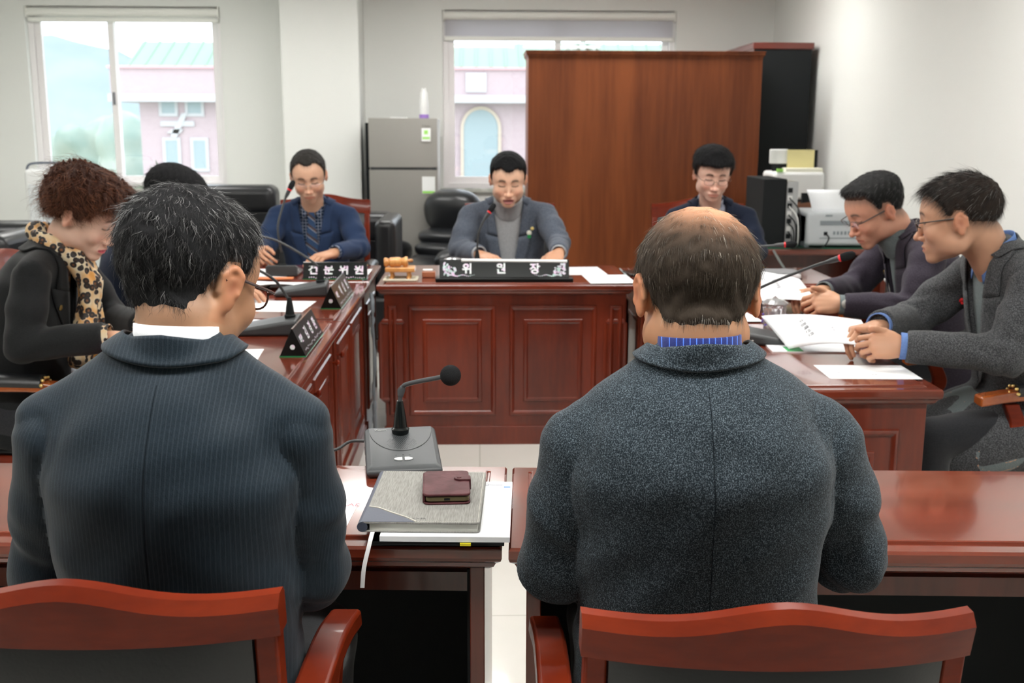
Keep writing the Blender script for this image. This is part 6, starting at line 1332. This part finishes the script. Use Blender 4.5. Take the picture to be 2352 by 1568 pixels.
# --- man with navy tie
person('man in a navy suit and navy tie looking down before the wooden cabinet', dict(
    hip=(1.21, 5.80, .52), neck=(1.185, 5.585, 1.045), yaw=180, shR=(1.010, 5.575, .955), shL=(1.372, 5.575, .955), elR=(.985, 5.50, .795), elL=(1.415, 5.50, .800), wrR=(1.06, 5.31, .80), wrL=(1.32, 5.30, .80),
    w=1.0, h=.0075, jacket=J_navy, arm=(.060, .053, .042), shirt=C_pale, shirt_collar=C_pale, vneck=(.075, .30), lapw=.06, notch=.72, tie=M_tie2, cuff=C_pale, knee=.38, round=.01,
    head=(1.160, 5.455, 1.180), headrot=(180, 20, -2), hscale=1.03, hh=.0030, nr=.055,
    ho=dict(hair=(.007, .007, .008), hair2=(.02, .02, .02), n=6000, len=.030, t_top=.026, t_side=.013, t_back=.012, t_front=.028, front=.074, temple=.066, mpeak=.004, flow=FD((0, -.06)), rad=.0004, lift=.25, jit=.1, skin=(.74, .47, .36), seed=12, gain=1.35, fade=.018),
    collar=dict(rx=.070, ry=.066, zt=.018, rb=.105, zb=-.035, y=.0), glasses=(mat('thin_bronze_frame', (.12, .07, .06), .3, .5), dict(r=.0010, z=.008)), pins=[('dot', -.115, .40, (M_brass, .009)), ('badge', -.125, .30, (M_stick,))],
    hands=[((1.062, 5.305, .795), (.4, -1, -.1), (0, 0, -1), 1, 'rest', dict(h=.004)), ((1.318, 5.295, .795), (-.4, -1, -.1), (0, 0, -1), -1, 'rest', dict(h=.004))]))
# --- right side, near man
person('man in a charcoal tweed blazer and blue shirt reading a paper at the right edge', dict(
    hip=(1.70, 3.17, .53), neck=(1.515, 3.14, 1.075), yaw=90, shR=(1.525, 3.31, .975), shL=(1.545, 2.965, .985), elR=(1.37, 3.36, .82), elL=(1.475, 2.925, .800), wrR=(1.200, 3.175, .838), wrL=(1.215, 3.005, .808),
    w=1.05, h=.006, dp=1.08, hem=-.13, jacket=J_char, arm=(.066, .058, .047), shirt=C_knit2, inner_name='knit_vest', shirt_collar=C_sky, sc_up=.008, vneck=(.075, .30), lapw=.075, cuff=C_sky, knee=.38, round=.03, swrk=.005, seed=6, hs=.005,
    head=(1.390, 3.125, 1.150), headrot=(64, 10, 0), hscale=1.05, hh=.0026, nr=.060,
    ho=dict(hair=(.010, .009, .009), hair2=(.04, .03, .024), cap=(.03, .022, .018), n=9000, len=.030, t_top=.012, t_side=.006, t_back=.007, t_front=.012, front=.076, temple=.052, mpeak=0, flow=lambda p: np.stack([p[:, 0]*.6, .5+0*p[:, 1], -.25-2*np.clip(.10-p[:, 2], 0, 1)], 1), rad=.0003, lift=.20, jit=.14, long_top=.6,
            bald=(.055, -.035, .095, .032, .55), stubble=.55, scalp=(.14, .09, .065), back=-.030, fade=.045, skin=(.56, .31, .20), seed=15, grey=.05, flare=18, nose=1.04, beard=.05),
    collar=dict(rx=.064, ry=.062, zt=.026, rb=.092, zb=-.012, y=.0, span=120), glasses=(mat('dark_bronze_frame', (.05, .035, .025), .3), dict(r=.0014, temple=1.5, z=.008)), pins=[('flower', .105, .415, (mat('red_berries', (.65, .01, .015), .35),))],
    hands=[((1.196, 3.172, .832), (-1, -.25, -.05), (-.1, -.2, -1), 1, 'grip', dict(s=.96, thumb=(.3, .1, -.3))), ((1.211, 3.008, .805), (-1, .12, .02), (.1, .9, -.5), -1, 'grip', dict(s=.96, thumb=(.3, -.2, -.3)))]))
# --- right side, far man
pm, Tm, Lm, bm_, jm = person('man in a dark plum jacket with a silver wristwatch, bent over a paper in profile', dict(
    hip=(1.79, 4.03, .53), neck=(1.575, 4.00, 1.045), yaw=88, shR=(1.58, 4.17, .955), shL=(1.600, 3.830, .955), elR=(1.47, 4.20, .80), elL=(1.545, 3.765, .792), wrR=(1.300, 4.02, .815), wrL=(1.305, 3.815, .795),
    w=1.02, h=.007, dp=1.05, jacket=J_plum, arm=(.066, .056, .044), shirt=C_knit2, inner_name='knit_top', turtle=C_knit2, turtle_r=.063, vneck=(.075, .20), lapw=.07, cuff=C_knit2, knee=.38, round=.03, swrk=.005, seed=9,
    head=(1.462, 3.985, 1.112), headrot=(99, 28, 0), hscale=1.05, hh=.0030, nr=.058,
    ho=dict(hair=(.012, .012, .012), hair2=(.04, .04, .04), cap=(.014, .014, .014), n=6500, len=.022, t_top=.018, t_side=.005, t_back=.006, t_front=.026, front=.082, temple=.070, mpeak=0, flow=lambda p: np.stack([p[:, 0]*.6, .6+0*p[:, 1], -.15-2*np.clip(.10-p[:, 2], 0, 1)], 1), rad=.0004, lift=.22, jit=.1,
            stubble=.6, scalp=(.12, .085, .065), fade=.05, skin=(.62, .31, .21), seed=17, grey=.15, greycol=(.2, .2, .2), nose=1.05, flare=18),
    collar=dict(rx=.066, ry=.062, zt=.022, rb=.092, zb=-.015, y=.0), glasses=(mat('black_frame', (.03, .02, .018), .3), dict(r=.0013, rimless=1, temple=1.5, z=.008)), pins=[('dot', .105, .40, (M_brass, .010)), ('dot', .085, .375, (M_stick, .008))],
    hands=[((1.296, 4.015, .812), (-1, -.15, .0), (-.1, -.3, -1), 1, 'grip', dict(s=1.05)), ((1.301, 3.818, .797), (-1, .12, .02), (.1, .8, -.6), -1, 'grip', dict(s=1.05, thumb=(.3, -.2, -.3)))]))
wt = MB(); wc = Vector((1.303, 3.817, .796)); wt.lathe([(.032, -.007), (.034, 0), (.032, .007), (.029, .007), (.029, -.007)], wc, (-1, .12, .02), 24, cap=False); wtb = wt.obj('wristwatch', M_chrome, None, smooth=True)
tag(wtb, 'silver wristwatch on the wrist of the man in the plum jacket', 'watch'); MB().lathe([(.016, 0), (.017, .006), (.013, .008)], wc+Vector((0, -.030, .006)), (0, -1, .2), 20).obj('watch_case', M_steel, wtb, smooth=True)
# --- held papers: thin curled sheets with thickness
def held(label, c00, c10, c11, c01, bulge, words=()):
    """c00,c10 bottom edge; c01,c11 top edge"""
    c00, c10, c11, c01 = map(Vector, (c00, c10, c11, c01)); e = thing('held_document', label, 'paper', tuple(c00)); n = (c10-c00).cross(c01-c00).normalized(); n = n if n.z > 0 else -n
    Pt = lambda u, v: (c00*(1-u)*(1-v)+c10*u*(1-v)+c11*u*v+c01*(1-u)*v)+n*(bulge*math.sin(PI*u)*(1-.3*v))-c00
    for k in range(2):
        R = [[Pt(i/20, j/8)-n*(.0016*k) for i in range(21)] for j in range(9)]; b = MB().rings(R, cap=False, closed=False); o = b.obj('page', M_paper, e, smooth=True); o.modifiers.new('s', 'SOLIDIFY').thickness = .0005
    for s_, u, v, sz, m in words:
        p = Pt(u, v)+n*.0008; X = (Pt(u, v-.02)-Pt(u, v+.02)).normalized(); Yy = (Pt(u-.0-.02, v)-Pt(u+.02, v)).normalized()*-1; X, Yy = X, n.cross(X)
        text(s_, 'printed_line', sz, m, e, Matrix((X, Yy, n)).transposed().to_4x4().__class__(((X.x, Yy.x, n.x, p.x), (X.y, Yy.y, n.y, p.y), (X.z, Yy.z, n.z, p.z), (0, 0, 0, 1))), ext=.0001)
    return e
held('bent white document held over the near right desk by the man in the charcoal blazer', (.955, 3.27, .747), (1.145, 3.03, .800), (1.150, 3.20, .850), (.925, 3.50, .810), .022,
     [('수 정 예 산 안', .38, .52, .020, M_ink), ('제안설명', .66, .5, .008, M_ink2), ('━━━━━━━━━━━━━', .72, .5, .007, M_ink2), ('━━━━━━━', .14, .6, .005, M_ink2)])
held('white document held by the man in the plum jacket, partly hidden by the bald-crowned head', (.985, 4.05, .760), (1.225, 3.86, .800), (1.225, 4.10, .850), (.990, 4.42, .850), .015,
     [('특별위원회', .62, .55, .022, M_ink), ('예 산 안', .28, .5, .022, mat('blue_stamp_ink', (.15, .25, .5), .8))])
